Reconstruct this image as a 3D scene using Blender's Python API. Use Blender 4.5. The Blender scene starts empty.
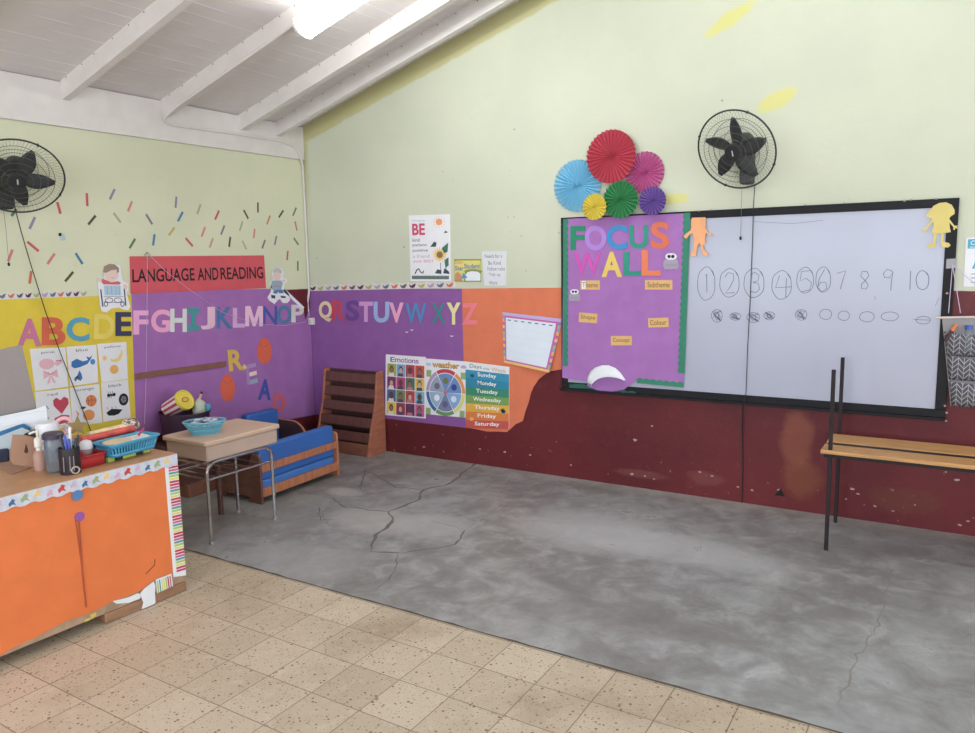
import bpy, bmesh, math, random
from mathutils import Vector, Matrix
random.seed(7)
sc = bpy.context.scene
COL = sc.collection
PI = math.pi
# ------------------------------------------------------------------ camera (solved from the floor tile grid, 0.25 m tiles)
FPX = 763.07
YAW, PITCH, ROLL = math.radians(-31.759), math.radians(7.8815), math.radians(-1.0954)
CAM = Vector((3.1324, -2.8111, 1.7068))
_f = Vector((math.sin(YAW)*math.cos(PITCH), math.cos(YAW)*math.cos(PITCH), -math.sin(PITCH)))
_r0 = Vector((math.cos(YAW), -math.sin(YAW), 0)); _u0 = _r0.cross(_f)
_r = _r0*math.cos(ROLL) + _u0*math.sin(ROLL); _u = -_r0*math.sin(ROLL) + _u0*math.cos(ROLL)
def ray(px, py): return _f + _r*((px-487.5)/FPX) - _u*((py-366.5)/FPX)
YB, XL = 2.4915, -2.125          # back wall plane, left wall plane
WZ = 1.478                       # top of the maroon dado
def zc(x): return 2.955 + 0.295*(x-XL)
class Plane:
    """A flat surface of the room: u runs right, v runs up, d stands off it."""
    def __init__(s, O, U, N): s.O, s.U, s.N = Vector(O), Vector(U).normalized(), Vector(N).normalized()
    def pt(s, u, v, d=0): return s.O + s.U*u + Vector((0,0,v)) + s.N*d
    def px(s, x, y, d=0):
        q = ray(x, y); t = (s.O + s.N*d - CAM).dot(s.N)/q.dot(s.N); P = CAM + q*t - s.O
        return (P.dot(s.U), P.z)
    def pxs(s, l, d=0): return [s.px(x, y, d) for x, y in l]
BW = Plane((0,YB,0), (1,0,0), (0,-1,0))
LW = Plane((XL,0,0), (0,1,0), (1,0,0))
def onz(px, py, z): q = ray(px, py); return CAM + q*((z-CAM.z)/q.z)
# ------------------------------------------------------------------ materials
def lin(c):
    out = []; g = .3*c[0]+.59*c[1]+.11*c[2] if not isinstance(c, int) else 0
    for v in (g+(v-g)*.86 for v in c[:3]):
        v = max(0, min(255, v))/255.0
        out.append(v/12.92 if v <= 0.04045 else ((v+0.055)/1.055)**2.4)
    return out
class NT:
    def __init__(s, name):
        s.m = bpy.data.materials.new(name); s.m.use_nodes = True; s.t = s.m.node_tree; s.n = s.t.nodes
        s.b = s.n['Principled BSDF']
        s.co = s.n.new('ShaderNodeTexCoord').outputs['Object']
    def link(s, a, b): s.t.links.new(a, b)
    def set(s, i, v):
        if v is None: return
        if hasattr(v, 'is_output'): s.link(v, i)
        else:
            try: i.default_value = v
            except Exception: i.default_value = (*v, 1) if len(v) == 3 else v
    def math(s, op, a, b=None, c=None, clamp=False):
        n = s.n.new('ShaderNodeMath'); n.operation = op; n.use_clamp = clamp
        for i, v in enumerate((a, b, c)): s.set(n.inputs[i], v)
        return n.outputs[0]
    def noise(s, scale, detail=3, rough=.55, co=None, dist=0):
        n = s.n.new('ShaderNodeTexNoise'); n.inputs['Scale'].default_value = scale; n.inputs['Detail'].default_value = detail
        n.inputs['Roughness'].default_value = rough; n.inputs['Distortion'].default_value = dist
        s.link(co or s.co, n.inputs['Vector']); return n.outputs['Fac']
    def vor(s, scale, feat='F1', out='Distance', co=None, rnd=1):
        n = s.n.new('ShaderNodeTexVoronoi'); n.feature = feat; n.inputs['Scale'].default_value = scale
        n.inputs['Randomness'].default_value = rnd
        s.link(co or s.co, n.inputs['Vector']); return n.outputs[out]
    def map(s, v, a, b, c=0, d=1, smooth=True):
        n = s.n.new('ShaderNodeMapRange'); n.interpolation_type = 'SMOOTHSTEP' if smooth else 'LINEAR'
        s.set(n.inputs[0], v)
        for i, x in enumerate((a, b, c, d)): n.inputs[i+1].default_value = x
        return n.outputs[0]
    def mix(s, f, a, b, blend='MIX'):
        n = s.n.new('ShaderNodeMix'); n.data_type = 'RGBA'; n.blend_type = blend
        s.set(n.inputs[0], f); s.set(n.inputs[6], (*a, 1) if isinstance(a, (list, tuple)) else a); s.set(n.inputs[7], (*b, 1) if isinstance(b, (list, tuple)) else b)
        return n.outputs[2]
    def xyz(s, co=None):
        n = s.n.new('ShaderNodeSeparateXYZ'); s.link(co or s.co, n.inputs[0]); return n.outputs
    def scaled(s, v):
        n = s.n.new('ShaderNodeVectorMath'); n.operation = 'MULTIPLY'; s.link(s.co, n.inputs[0]); n.inputs[1].default_value = v; return n.outputs[0]
    def bump(s, h, strength=.3, dist=.01):
        n = s.n.new('ShaderNodeBump'); n.inputs['Strength'].default_value = strength; n.inputs['Distance'].default_value = dist
        s.link(h, n.inputs['Height']); s.link(n.outputs[0], s.b.inputs['Normal'])
    def ellipse(s, a, b, ca, cb, ra, rb, edge=.5, wob=None):
        """soft mask of an ellipse in two coordinate sockets"""
        da = s.math('DIVIDE', s.math('SUBTRACT', a, ca), ra); db = s.math('DIVIDE', s.math('SUBTRACT', b, cb), rb)
        r = s.math('ADD', s.math('MULTIPLY', da, da), s.math('MULTIPLY', db, db))
        if wob is not None: r = s.math('ADD', r, s.math('MULTIPLY', s.math('SUBTRACT', wob, .5), 2.2))
        return s.map(r, 1-edge, 1+edge, 1, 0)
_M = {}
def mat(name, c, rough=.7, var=.06, vs=6, bump=0, bs=60, metal=0, spec=.5, trans=0, alpha=1, sheen=0, emit=0, stretch=None, k=1.0):
    if name in _M: return _M[name]
    t = NT(name); base = [min(.93, v*k) for v in lin(c)]
    co = t.scaled(stretch) if stretch else t.co
    if var:
        f = t.noise(vs, 4, co=co)
        t.link(t.mix(t.map(f, .3, .7), [v*(1-var) for v in base], [min(.95, v*(1+var)) for v in base]), t.b.inputs['Base Color'])
    else: t.b.inputs['Base Color'].default_value = (*base, 1)
    t.b.inputs['Roughness'].default_value = rough; t.b.inputs['Metallic'].default_value = metal
    t.b.inputs['Specular IOR Level'].default_value = spec
    if trans: t.b.inputs['Transmission Weight'].default_value = trans; t.b.inputs['IOR'].default_value = 1.25
    if alpha < 1: t.b.inputs['Alpha'].default_value = alpha
    if emit: t.b.inputs['Emission Color'].default_value = (*base, 1); t.b.inputs['Emission Strength'].default_value = emit
    if bump: t.bump(t.noise(bs, 3, co=co), bump, .01)
    _M[name] = t.m; return t.m
def paper(name, c, **k):
    k.setdefault('rough', .75); k.setdefault('bump', .12); k.setdefault('bs', 14); k.setdefault('var', .05); k.setdefault('spec', .25)
    return mat(name, c, **k)
# ------------------------------------------------------------------ mesh builder
class MB:
    def __init__(s): s.v, s.f, s.mi, s.mats, s.M = [], [], [], [], None
    def _m(s, m):
        if m not in s.mats: s.mats.append(m)
        return s.mats.index(m)
    def add(s, vs, fs, m):
        b = len(s.v); i = s._m(m)
        for p in vs: s.v.append(tuple(s.M @ Vector(p)) if s.M else tuple(p))
        for f in fs: s.f.append([b+k for k in f]); s.mi.append(i)
        return s
    def box(s, lo, hi, m, R=None):
        x0,y0,z0 = lo; x1,y1,z1 = hi
        vs = [Vector(p) for p in ((x0,y0,z0),(x1,y0,z0),(x1,y1,z0),(x0,y1,z0),(x0,y0,z1),(x1,y0,z1),(x1,y1,z1),(x0,y1,z1))]
        if R: vs = [R @ p for p in vs]
        return s.add(vs, [(0,3,2,1),(4,5,6,7),(0,1,5,4),(1,2,6,5),(2,3,7,6),(3,0,4,7)], m)
    def prism(s, loop, off, m):
        """closed solid from a loop of 3D points pushed along the vector off"""
        n = len(loop); off = Vector(off); lp = [Vector(p) for p in loop]
        nrm = Vector((0,0,0))
        for i in range(n): nrm += lp[i].cross(lp[(i+1) % n])
        if nrm.dot(off) > 0: lp.reverse()
        vs = lp + [p+off for p in lp]
        fs = [tuple(range(n)), tuple(range(2*n-1, n-1, -1))] + [(i, n+i, n+(i+1) % n, (i+1) % n) for i in range(n)]
        return s.add(vs, fs, m)
    def sheet(s, pl, uv, d0, th, m):
        return s.prism([pl.pt(u, v, d0) for u, v in uv], pl.N*th, m)
    def flat(s, pl, uv, d, m):
        lp = [pl.pt(u, v, d) for u, v in uv]; nrm = Vector((0,0,0))
        for i in range(len(lp)): nrm += lp[i].cross(lp[(i+1) % len(lp)])
        if nrm.dot(pl.N) < 0: lp.reverse()
        return s.add(lp, [tuple(range(len(lp)))], m)
    def stroke(s, pl, pts, w, d, m, closed=False):
        n = len(pts); L, Rr = [], []
        for i in range(n):
            a = pts[(i-1) % n] if (i or closed) else pts[i]; b = pts[(i+1) % n] if (i < n-1 or closed) else pts[i]
            dx, dy = b[0]-a[0], b[1]-a[1]; l = math.hypot(dx, dy) or 1
            nx, ny = -dy/l*w/2, dx/l*w/2; p = pts[i]
            L.append(pl.pt(p[0]+nx, p[1]+ny, d)); Rr.append(pl.pt(p[0]-nx, p[1]-ny, d))
        fs = [(i, n+i, n+(i+1) % n, (i+1) % n) for i in range(n if closed else n-1)]
        return s.add(L+Rr, fs, m)
    def tube(s, pts, r, m, seg=8, closed=False):
        pts = [Vector(p) for p in pts]; n = len(pts); rings = []; prev = None
        for i in range(n):
            a = pts[(i-1) % n] if (i or closed) else pts[i]; b = pts[(i+1) % n] if (i < n-1 or closed) else pts[i]
            t = (b-a).normalized()
            if prev is None: x = t.orthogonal().normalized()
            else:
                x = prev - t*prev.dot(t); x = x.normalized() if x.length > 1e-6 else t.orthogonal().normalized()
            prev = x; y = t.cross(x); rr = r[i] if isinstance(r, (list, tuple)) else r
            rings.append([pts[i] + (x*math.cos(2*PI*k/seg) + y*math.sin(2*PI*k/seg))*rr for k in range(seg)])
        vs = [p for R in rings for p in R]
        fs = [(i*seg+k, i*seg+(k+1) % seg, ((i+1) % n)*seg+(k+1) % seg, ((i+1) % n)*seg+k) for i in range(n if closed else n-1) for k in range(seg)]
        if not closed: fs += [tuple(range(seg-1, -1, -1)), tuple(range((n-1)*seg, n*seg))]
        return s.add(vs, fs, m)
    def lathe(s, prof, m, c=(0,0,0), seg=24, sx=1, sy=1, caps=True):
        c = Vector(c); vs, fs = [], []
        for r, z in prof:
            for k in range(seg):
                a = 2*PI*k/seg; vs.append(c + Vector((math.cos(a)*r*sx, math.sin(a)*r*sy, z)))
        n = len(prof)
        fs = [(i*seg+k, i*seg+(k+1) % seg, (i+1)*seg+(k+1) % seg, (i+1)*seg+k) for i in range(n-1) for k in range(seg)]
        if caps: fs += [tuple(range(seg-1, -1, -1)), tuple(range((n-1)*seg, n*seg))]
        return s.add(vs, fs, m)
    def text(s, string, fn, m, bold=0.0, ext=0.0):
        """lettering: fn maps unit-square x, y and thickness 0..1 to a 3D point"""
        vs, fs = text_mesh(string, bold, ext)
        return s.add([fn(*p) for p in vs], fs, m)
    def obj(s, name, parent=None, bevel=0, smooth=35, bseg=2):
        me = bpy.data.meshes.new(name); me.from_pydata(s.v, [], s.f)
        for m in s.mats: me.materials.append(m)
        me.polygons.foreach_set('material_index', s.mi)
        me.update(); me.validate()
        me.polygons.foreach_set('use_smooth', [True]*len(me.polygons)); me.set_sharp_from_angle(angle=math.radians(smooth))
        o = bpy.data.objects.new(name, me); COL.objects.link(o)
        if parent: o.parent = parent
        if bevel:
            b = o.modifiers.new('bevel', 'BEVEL'); b.width = bevel; b.segments = bseg; b.limit_method = 'ANGLE'; b.angle_limit = math.radians(40)
        return o
_T = {}
def text_mesh(string, bold, ext):
    key = (string, bold, ext)
    if key in _T: return _T[key]
    cu = bpy.data.curves.new('t', 'FONT'); cu.body = string; cu.offset = bold; cu.extrude = .5 if ext else 0; cu.resolution_u = 4
    ob = bpy.data.objects.new('t', cu); COL.objects.link(ob)
    dg = bpy.context.evaluated_depsgraph_get()
    me = bpy.data.meshes.new_from_object(ob.evaluated_get(dg))
    vs = [tuple(v.co) for v in me.vertices]; fs = [tuple(p.vertices) for p in me.polygons]
    x0 = min(v[0] for v in vs); x1 = max(v[0] for v in vs); y0 = min(v[1] for v in vs); y1 = max(v[1] for v in vs)
    vs = [((x-x0)/(x1-x0), (y-y0)/(y1-y0), z+.5 if ext else 0) for x, y, z in vs]
    bpy.data.objects.remove(ob); bpy.data.curves.remove(cu); bpy.data.meshes.remove(me)
    _T[key] = (vs, fs); return _T[key]
def quad(pl, tl, tr, br, bl, px=True):
    """bilinear map of the unit square onto four corners on a plane"""
    c = [pl.px(*p) if px else p for p in (tl, tr, br, bl)]
    def q(x, y): 
        return tuple((c[3][i]*(1-x) + c[2][i]*x)*(1-y) + (c[0][i]*(1-x) + c[1][i]*x)*y for i in (0, 1))
    q.c = c; return q
def rect(pl, x0, y0, x1, y1): return quad(pl, (x0,y0), (x1,y0), (x1,y1), (x0,y1))
def sub(q, x0, y0, x1, y1):
    return lambda x, y: q(x0+(x1-x0)*x, y0+(y1-y0)*y)
def qpoly(q, pts): return [q(x, y) for x, y in pts]
def ell(cx, cy, rx, ry, n=20, a0=0, a1=2*PI): 
    full = abs(a1-a0-2*PI) < 1e-6
    return [(cx+rx*math.cos(a0+(a1-a0)*i/(n if full else n-1)), cy+ry*math.sin(a0+(a1-a0)*i/(n if full else n-1))) for i in range(n)]
def qtext(mb, pl, q, s_, x0, y0, x1, y1, m, d, bold=0.0):
    mb.text(s_, lambda x, y, z: pl.pt(*q(x0+(x1-x0)*x, y0+(y1-y0)*y), d), m, bold)
BOX = [(0,0),(1,0),(1,1),(0,1)]
def tag(o, label=None, cat=None, group=None, kind=None):
    if label: o['label'] = label
    if cat: o['category'] = cat
    if group: o['group'] = group
    if kind: o['kind'] = kind
    return o
def root(name, label, cat, group=None):
    o = bpy.data.objects.new(name, None); COL.objects.link(o); o.empty_display_size = .1
    return tag(o, label, cat, group)
def struct(mb, name, **k): return tag(mb.obj(name, **k), kind='structure')
def stripped(a, b, n): return [(a + (b-a)*i/n) for i in range(n+1)]
def rrect(x0, y0, x1, y1, r, n=5):
    out = []
    for cx, cy, a in ((x1-r,y1-r,0),(x0+r,y1-r,PI/2),(x0+r,y0+r,PI),(x1-r,y0+r,1.5*PI)):
        out += [(cx+r*math.cos(a+PI/2*i/n), cy+r*math.sin(a+PI/2*i/n)) for i in range(n+1)]
    return out
def frame_M(P, n, up=(0,0,1)):
    """local z -> n, local y -> roughly up"""
    n = Vector(n).normalized(); x = Vector(up).cross(n).normalized(); y = n.cross(x)
    M = Matrix((x, y, n)).transposed().to_4x4(); M.translation = Vector(P); return M
# ================================================================== THE SETTING
def wall_material(name, back):
    t = NT(name); X, Y, Z = t.xyz()
    A = X if back else Y
    n1 = t.noise(1.3, 4); n2 = t.noise(9, 5, .65); n3 = t.noise(34, 3)
    cream = t.mix(t.map(n1, .35, .65), lin((203,205,182) if back else (213,212,180)), lin((196,200,177) if back else (206,207,176)))  # same cream paint; light difference between the walls is put into the tones
    cream = t.mix(t.map(n2, .62, .8, 0, .25), cream, lin((190,186,150)))
    if back:
        wob = t.noise(7, 4, .6)
        yel = lin((214,208,116))
        for (px, py, rx, rz, s) in ((730,19,.15,.052,.5), (777,100,.115,.06,.32), (672,199,.12,.035,0)):
            u, v = BW.px(px, py)
            vv = t.math('SUBTRACT', Z, t.math('MULTIPLY', t.math('SUBTRACT', X, u), s))
            msk = t.ellipse(X, vv, u, v, rx, rz, .5, wob)
            cream = t.mix(t.math('MULTIPLY', msk, .85), cream, yel)
        # unpainted ochre margin below the sloping ceiling and down the corner
        edge = t.math('SUBTRACT', t.math('ADD', t.math('MULTIPLY', X, .295), 2.955-.295*XL), Z)
        e2 = t.math('ADD', edge, t.math('MULTIPLY', t.math('SUBTRACT', n2, .5), .05))
        m1 = t.map(e2, .135, .165, 1, 0)
        m2 = t.math('MULTIPLY', t.map(t.math('ADD', X, t.math('MULTIPLY', t.math('SUBTRACT', n2, .5), .06)), XL+.03, XL+.10, 1, 0), t.map(Z, 2.0, 2.7, 0, .9))
        cream = t.mix(t.math('MULTIPLY', t.math('MAXIMUM', m1, m2), .8), cream, lin((186,176,112)))
    maroon = t.mix(t.map(n1, .3, .7), lin((114,40,45)), lin((98,34,41)))
    maroon = t.mix(t.map(n2, .55, .75, 0, .35), maroon, lin((120,54,54)))
    if back:
        w = t.noise(6, 5, .65)
        for (px, py, rx, rz, c, k) in ((797,440,.10,.18,(152,84,62),.55), (802,478,.12,.14,(140,78,50),.5), (705,478,.12,.05,(150,92,88),.25), (640,474,.2,.03,(150,92,88),.25), (905,500,.2,.08,(110,62,44),.4)):
            u, v = BW.px(px, py)
            maroon = t.mix(t.math('MULTIPLY', t.ellipse(X, Z, u, v, rx, rz, .7, w), k), maroon, lin(c))
    low = t.math('MULTIPLY', t.map(Z, 0.0, .5, 1, 0), t.map(t.noise(22, 4, .7), .66, .72))
    maroon = t.mix(t.math('MULTIPLY', low, .8), maroon, lin((190,150,140)))
    zz = t.math('ADD', Z, t.math('MULTIPLY', t.math('SUBTRACT', n2, .5), .012))
    col = t.mix(t.map(zz, WZ-.003, WZ+.003), maroon, cream)
    dots = t.math('MULTIPLY', t.map(t.vor(5.0), .03, .045, 1, 0), t.map(n1, .48, .55))
    col = t.mix(t.math('MULTIPLY', dots, .6), col, lin((120,112,92)))
    t.link(col, t.b.inputs['Base Color'])
    t.link(t.map(Z, WZ-.003, WZ+.003, .42, .6), t.b.inputs['Roughness'])
    t.b.inputs['Specular IOR Level'].default_value = .22
    t.bump(t.math('ADD', n2, t.math('MULTIPLY', n3, .5)), .25, .008)
    return t.m
def concrete_material():
    t = NT('worn_concrete'); X, Y, Z = t.xyz()
    n1 = t.noise(1.1, 5, .6, dist=.6); n2 = t.noise(5, 6, .65, dist=.4); n3 = t.noise(28, 4, .7)
    c = t.mix(t.map(n1, .32, .68), lin((128,126,124)), lin((152,153,154)))
    c = t.mix(t.map(n2, .45, .75, 0, .7), c, lin((184,184,186)))
    c = t.mix(t.map(n2, .5, .28, 0, .55), c, lin((112,106,101)))
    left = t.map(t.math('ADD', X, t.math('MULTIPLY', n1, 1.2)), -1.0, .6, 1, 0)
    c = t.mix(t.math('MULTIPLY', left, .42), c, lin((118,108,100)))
    # pale and dark patches with soft outlines
    w = t.noise(5, 5, .65)
    for (px, py, rx, ry, col, k) in ((372,520,.34,.22,(176,173,170),.75), (300,560,.4,.25,(164,162,162),.6), (435,525,.25,.2,(176,175,174),.7), (290,520,.3,.2,(150,146,142),.5), (345,492,.16,.09,(184,180,174),.75),(310,500,.2,.1,(160,156,150),.6), (418,464,.3,.09,(152,142,124),.7), (590,530,.5,.35,(184,185,187),.55), (660,545,.7,.22,(186,187,190),.55), (610,610,.5,.25,(124,121,118),.4), (840,545,.6,.18,(112,108,102),.35), (540,470,.5,.05,(176,168,158),.4)):
        P = onz(px, py, 0)
        c = t.mix(t.math('MULTIPLY', t.ellipse(X, Y, P.x, P.y, rx, ry, .6, w), k), c, lin(col))
    c = t.mix(t.map(n3, .66, .74, 0, .3), c, lin((186,184,180)))
    c = t.mix(t.map(Y, 2.30, 2.46, 0, .35), c, lin((180,170,158)))
    t.link(c, t.b.inputs['Base Color'])
    t.link(t.map(t.math('ADD', n2, t.math('MULTIPLY', n1, .5)), .5, 1.0, .52, .26), t.b.inputs['Roughness'])
    t.b.inputs['Specular IOR Level'].default_value = .45
    t.bump(t.math('ADD', n2, t.math('MULTIPLY', n3, .35)), .3, .012)
    return t.m
def tile_material():
    t = NT('terrazzo_tiles'); X, Y, Z = t.xyz()
    w = t.math('MULTIPLY', t.math('SUBTRACT', t.noise(6, 3), .5), .006)
    def joint(a, off):
        f = t.math('FRACT', t.math('DIVIDE', t.math('ADD', t.math('ADD', a, w), off), .25))
        return t.math('MINIMUM', f, t.math('SUBTRACT', 1, f))
    j = t.math('MINIMUM', joint(X, 10.0), joint(Y, 10.01))
    def cell(a, off): return t.math('FLOOR', t.math('DIVIDE', t.math('ADD', a, off), .25))
    wn = t.n.new('ShaderNodeTexWhiteNoise'); wn.noise_dimensions = '2D'
    cb = t.n.new('ShaderNodeCombineXYZ'); t.link(cell(X, 10.0), cb.inputs[0]); t.link(cell(Y, 10.01), cb.inputs[1]); t.link(cb.outputs[0], wn.inputs[0])
    n1 = t.noise(1.5, 5, .6); n2 = t.noise(16, 4, .6)
    c = t.mix(wn.outputs[0], lin((188,169,144)), lin((204,186,163)))
    c = t.mix(t.map(n1, .5, .75, 0, .6), c, lin((158,134,108)))
    c = t.mix(t.map(n2, .5, .75, 0, .3), c, lin((222,208,186)))
    chipc = t.vor(58, out='Color'); cx = t.xyz(chipc)
    sz = t.map(cx[0], .3, 1, 0, .36, smooth=False)
    chip = t.math('LESS_THAN', t.vor(58), sz)
    c = t.mix(t.math('MULTIPLY', chip, .9), c, t.mix(t.map(cx[1], .5, .55), lin((112,88,64)), lin((158,128,96))))
    c2 = t.xyz(t.vor(120, out='Color'))
    c = t.mix(t.math('MULTIPLY', t.math('LESS_THAN', t.vor(120), t.map(c2[0], .3, 1, 0, .36, smooth=False)), .7), c, lin((120,98,74)))
    g = t.map(j, .004, .013, 1, 0)
    c = t.mix(t.math('MULTIPLY', g, .8), c, lin((114,94,74)))
    t.link(c, t.b.inputs['Base Color']); t.b.inputs['Roughness'].default_value = .5; t.b.inputs['Specular IOR Level'].default_value = .35
    t.bump(t.math('SUBTRACT', t.math('MULTIPLY', n2, .25), g), .25, .006)
    return t.m
def ceiling_material():
    t = NT('painted_ceiling_boards'); X, Y, Z = t.xyz()
    f = t.math('FRACT', t.math('DIVIDE', t.math('ADD', X, 20.0), .105))
    g = t.map(t.math('ABSOLUTE', t.math('SUBTRACT', f, .5)), .035, .05, 1, 0)
    n = t.noise(3, 4); br = t.noise(2.2, 2, co=t.scaled((9, 1, 1)))
    c = t.mix(t.map(n, .3, .7), lin((212,203,201)), lin((219,211,209)))
    c = t.mix(t.math('MULTIPLY', g, t.map(br, .4, .65, 0, .8)), c, lin((240,236,235)))  # groove lines painted brighter, standing in for light on the board edges
    t.link(c, t.b.inputs['Base Color']); t.b.inputs['Roughness'].default_value = .6
    t.bump(g, .5, .006)
    return t.m
WALL_B, WALL_L = wall_material('cream_and_maroon_paint', True), wall_material('cream_and_maroon_paint_side', False)
CONC, TILE, CEIL = concrete_material(), tile_material(), ceiling_material()
WHITE_TRIM = mat('white_gloss_trim', (218,209,205), .5, .04)
BLACK = mat('black_paint', (31,30,35), .6, .1, spec=.22)
XR, YR = 8.0, -6.2                # right and rear walls, behind the photographer
RX = 3.2                          # ridge of the roof
zr = zc(RX)
def zroof(x): return zc(x) if x <= RX else zr - .295*(x-RX)
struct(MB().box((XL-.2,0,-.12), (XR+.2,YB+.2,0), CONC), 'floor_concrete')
struct(MB().box((XL-.2,YR-.2,-.12), (XR+.2,0,-.002), TILE), 'floor_tile')
struct(MB().prism([(XL-.15,YB,-.1),(XR+.15,YB,-.1),(XR+.15,YB,zroof(XR)+.2),(RX,YB,zr+.2),(XL-.15,YB,zc(XL)+.1)], (0,.15,0), WALL_B), 'wall_back')
struct(MB().box((XL-.15,YR-.15,-.1), (XL,YB,zc(XL)+.02), WALL_L), 'wall_left')
# rear and right walls with the window openings that light the room
PLAIN = mat('cream_paint_plain', (220,218,196), .6, .04)
def wall_with_holes(name, pl, u0, u1, top, holes, th):
    mb = MB(); us = sorted({u0, u1, *[h[0] for h in holes], *[h[1] for h in holes]})
    for a, b in zip(us, us[1:]):
        h = [q for q in holes if q[0] <= a and b <= q[1]]
        segs = [(-.1, h[0][2]), (h[0][3], None)] if h else [(-.1, None)]
        for z0, z1 in segs:
            ta, tb = (top(a), top(b)) if z1 is None else (z1, z1)
            loop = [(a,z0),(b,z0),(b,tb)]
            if z1 is None and a < RX < b and pl.U.x: loop.append((RX, top(RX)))
            loop.append((a,ta))
            mb.prism([pl.pt(u, v, 0) for u, v in loop], pl.N*-th, PLAIN)
    return struct(mb, name)
RW = Plane((XR,0,0), (0,1,0), (-1,0,0)); RE = Plane((0,YR,0), (1,0,0), (0,1,0))
RHOLES = [(-5.2,-3.2,.95,2.5), (-2.4,-.4,.95,2.5), (.2,1.9,.95,2.5)]
EHOLES = [(-1.2,.9,.95,2.6), (1.7,3.9,.95,2.6), (4.7,6.9,.95,2.6)]
wall_with_holes('wall_right', RW, YR, YB, lambda u: zroof(XR)+.05, RHOLES, .15)
wall_with_holes('wall_rear', RE, XL, XR, lambda u: zroof(u)+.05, EHOLES, .15)
GLASS = None
k = 0
for pl, holes in ((RW, RHOLES), (RE, EHOLES)):
    for (a, b, z0, z1) in holes:
        k += 1; mb = MB(); w = .05
        for q in (((a,z0),(b,z0),(b,z0+w),(a,z0+w)), ((a,z1-w),(b,z1-w),(b,z1),(a,z1)), ((a,z0+w),(a+w,z0+w),(a+w,z1-w),(a,z1-w)), ((b-w,z0+w),(b,z0+w),(b,z1-w),(b-w,z1-w)), (((a+b)/2-w/2,z0+w),((a+b)/2+w/2,z0+w),((a+b)/2+w/2,z1-w),((a+b)/2-w/2,z1-w))):
            mb.prism([pl.pt(u, v, -.04) for u, v in q], pl.N*-.05, WHITE_TRIM)
        struct(mb, 'window_%d' % k)
# ceiling slopes
mb = MB(); mb.prism([(XL-.2,YR-.2,zc(XL-.2)),(RX,YR-.2,zr),(RX,YR-.2,zr+.06),(XL-.2,YR-.2,zc(XL-.2)+.06)], (0,YB-YR+.4,0), CEIL)
mb.prism([(RX,YR-.2,zr),(XR+.2,YR-.2,zroof(XR+.2)),(XR+.2,YR-.2,zroof(XR+.2)+.06),(RX,YR-.2,zr+.06)], (0,YB-YR+.4,0), CEIL)
struct(mb, 'ceiling')
# rafters
NAIL = mat('dark_nail', (88,74,66), .6, 0)
ys = [2.158, 1.758, 1.015, .25, -.70, -1.29, -2.05, -2.8, -3.55, -4.3, -5.05]
for i, y in enumerate(ys):
    mb = MB(); dp = .125; w = .055
    mb.prism([(XL,y,zc(XL)+.01),(RX,y,zr+.01),(RX,y,zr-dp),(XL,y,zc(XL)-dp)], (0,w,0), WHITE_TRIM)
    mb.prism([(RX,y,zr+.01),(XR,y,zroof(XR)+.01),(XR,y,zroof(XR)-dp),(RX,y,zr-dp)], (0,w,0), WHITE_TRIM)
    if i < 5:
        for j in range(18):
            x = XL+.12+.17*j+random.uniform(-.03,.03); z = zc(x)-.006
            mb.box((x-.004,y-.002,z-.009), (x+.004,y,z), NAIL)
    struct(mb, 'ceiling_beam_%d' % (i+1), bevel=.004)
# white wall plate at the top of the left wall
struct(MB().box((XL,YR,2.662), (XL+.028,YB,zc(XL)-.0), WHITE_TRIM), 'trim_1', bevel=.003)
# cracks and saw cuts in the concrete
CR = mat('crack_dirt', (118,108,101), .8, .2)
def crack(pts, w, m, mb):
    P = [onz(x, y, 0) for x, y in pts]; out = []
    for a, b in zip(P, P[1:]):
        n = max(2, int((b-a).length/.05))
        for i in range(n):
            q = a.lerp(b, i/n); out.append((q.x+random.uniform(-.012,.012), q.y+random.uniform(-.012,.012)))
    out.append((P[-1].x, P[-1].y)); n = len(out); L, Rr = [], []
    for i in range(n):
        a, b = out[max(0,i-1)], out[min(n-1,i+1)]; dx, dy = b[0]-a[0], b[1]-a[1]; l = math.hypot(dx,dy) or 1
        ww = w*.62*random.uniform(.3,1.15)*(1 if 0 < i < n-1 else .15)
        L.append((out[i][0]-dy/l*ww, out[i][1]+dx/l*ww, .0006)); Rr.append((out[i][0]+dy/l*ww, out[i][1]-dx/l*ww, .0006))
    mb.add(L+Rr, [(n+i, n+i+1, i+1, i) for i in range(n-1)], m)
mb = MB()
for pts, w in (([(400,553),(370,552),(377,535),(392,522),(389,512),(420,500),(422,490),(450,484),(475,463)], .02), ([(389,512),(345,507),(330,497)], .012), ([(400,553),(455,545),(465,530)], .012), ([(400,553),(392,575),(375,590)], .008), ([(465,530),(500,510),(545,480)], .004), ([(318,507),(322,520),(335,520)], .01), ([(305,520),(322,514),(330,526)], .006), ([(422,490),(395,487),(365,470),(360,490)], .012), ([(465,530),(430,520)], .004)):
    crack(pts, w, CR, mb)
for pts, w in (([(508,478),(555,487),(545,494)], .004), ([(498,497),(510,478)], .003)):
    crack(pts, w, CR, mb)
crack([(892,568),(880,620),(855,660),(838,705)], .008, mat('crack_faint', (140,134,130), .7, .1), mb)
struct(mb, 'floor_crack')
# dirt line where tiles meet concrete
mb = MB(); n = 120; L, Rr = [], []
for i in range(n+1):
    x = XL + i*(XR-XL)/n; L.append((x, .003+random.uniform(0,.009), .0008)); Rr.append((x, -.002-random.uniform(0,.003), .0008))
mb.add(L+Rr, [(n+1+i, n+2+i, i+1, i) for i in range(n)], mat('joint_dirt', (92,80,66), .9, .2)); struct(mb, 'floor_joint_line')
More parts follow.
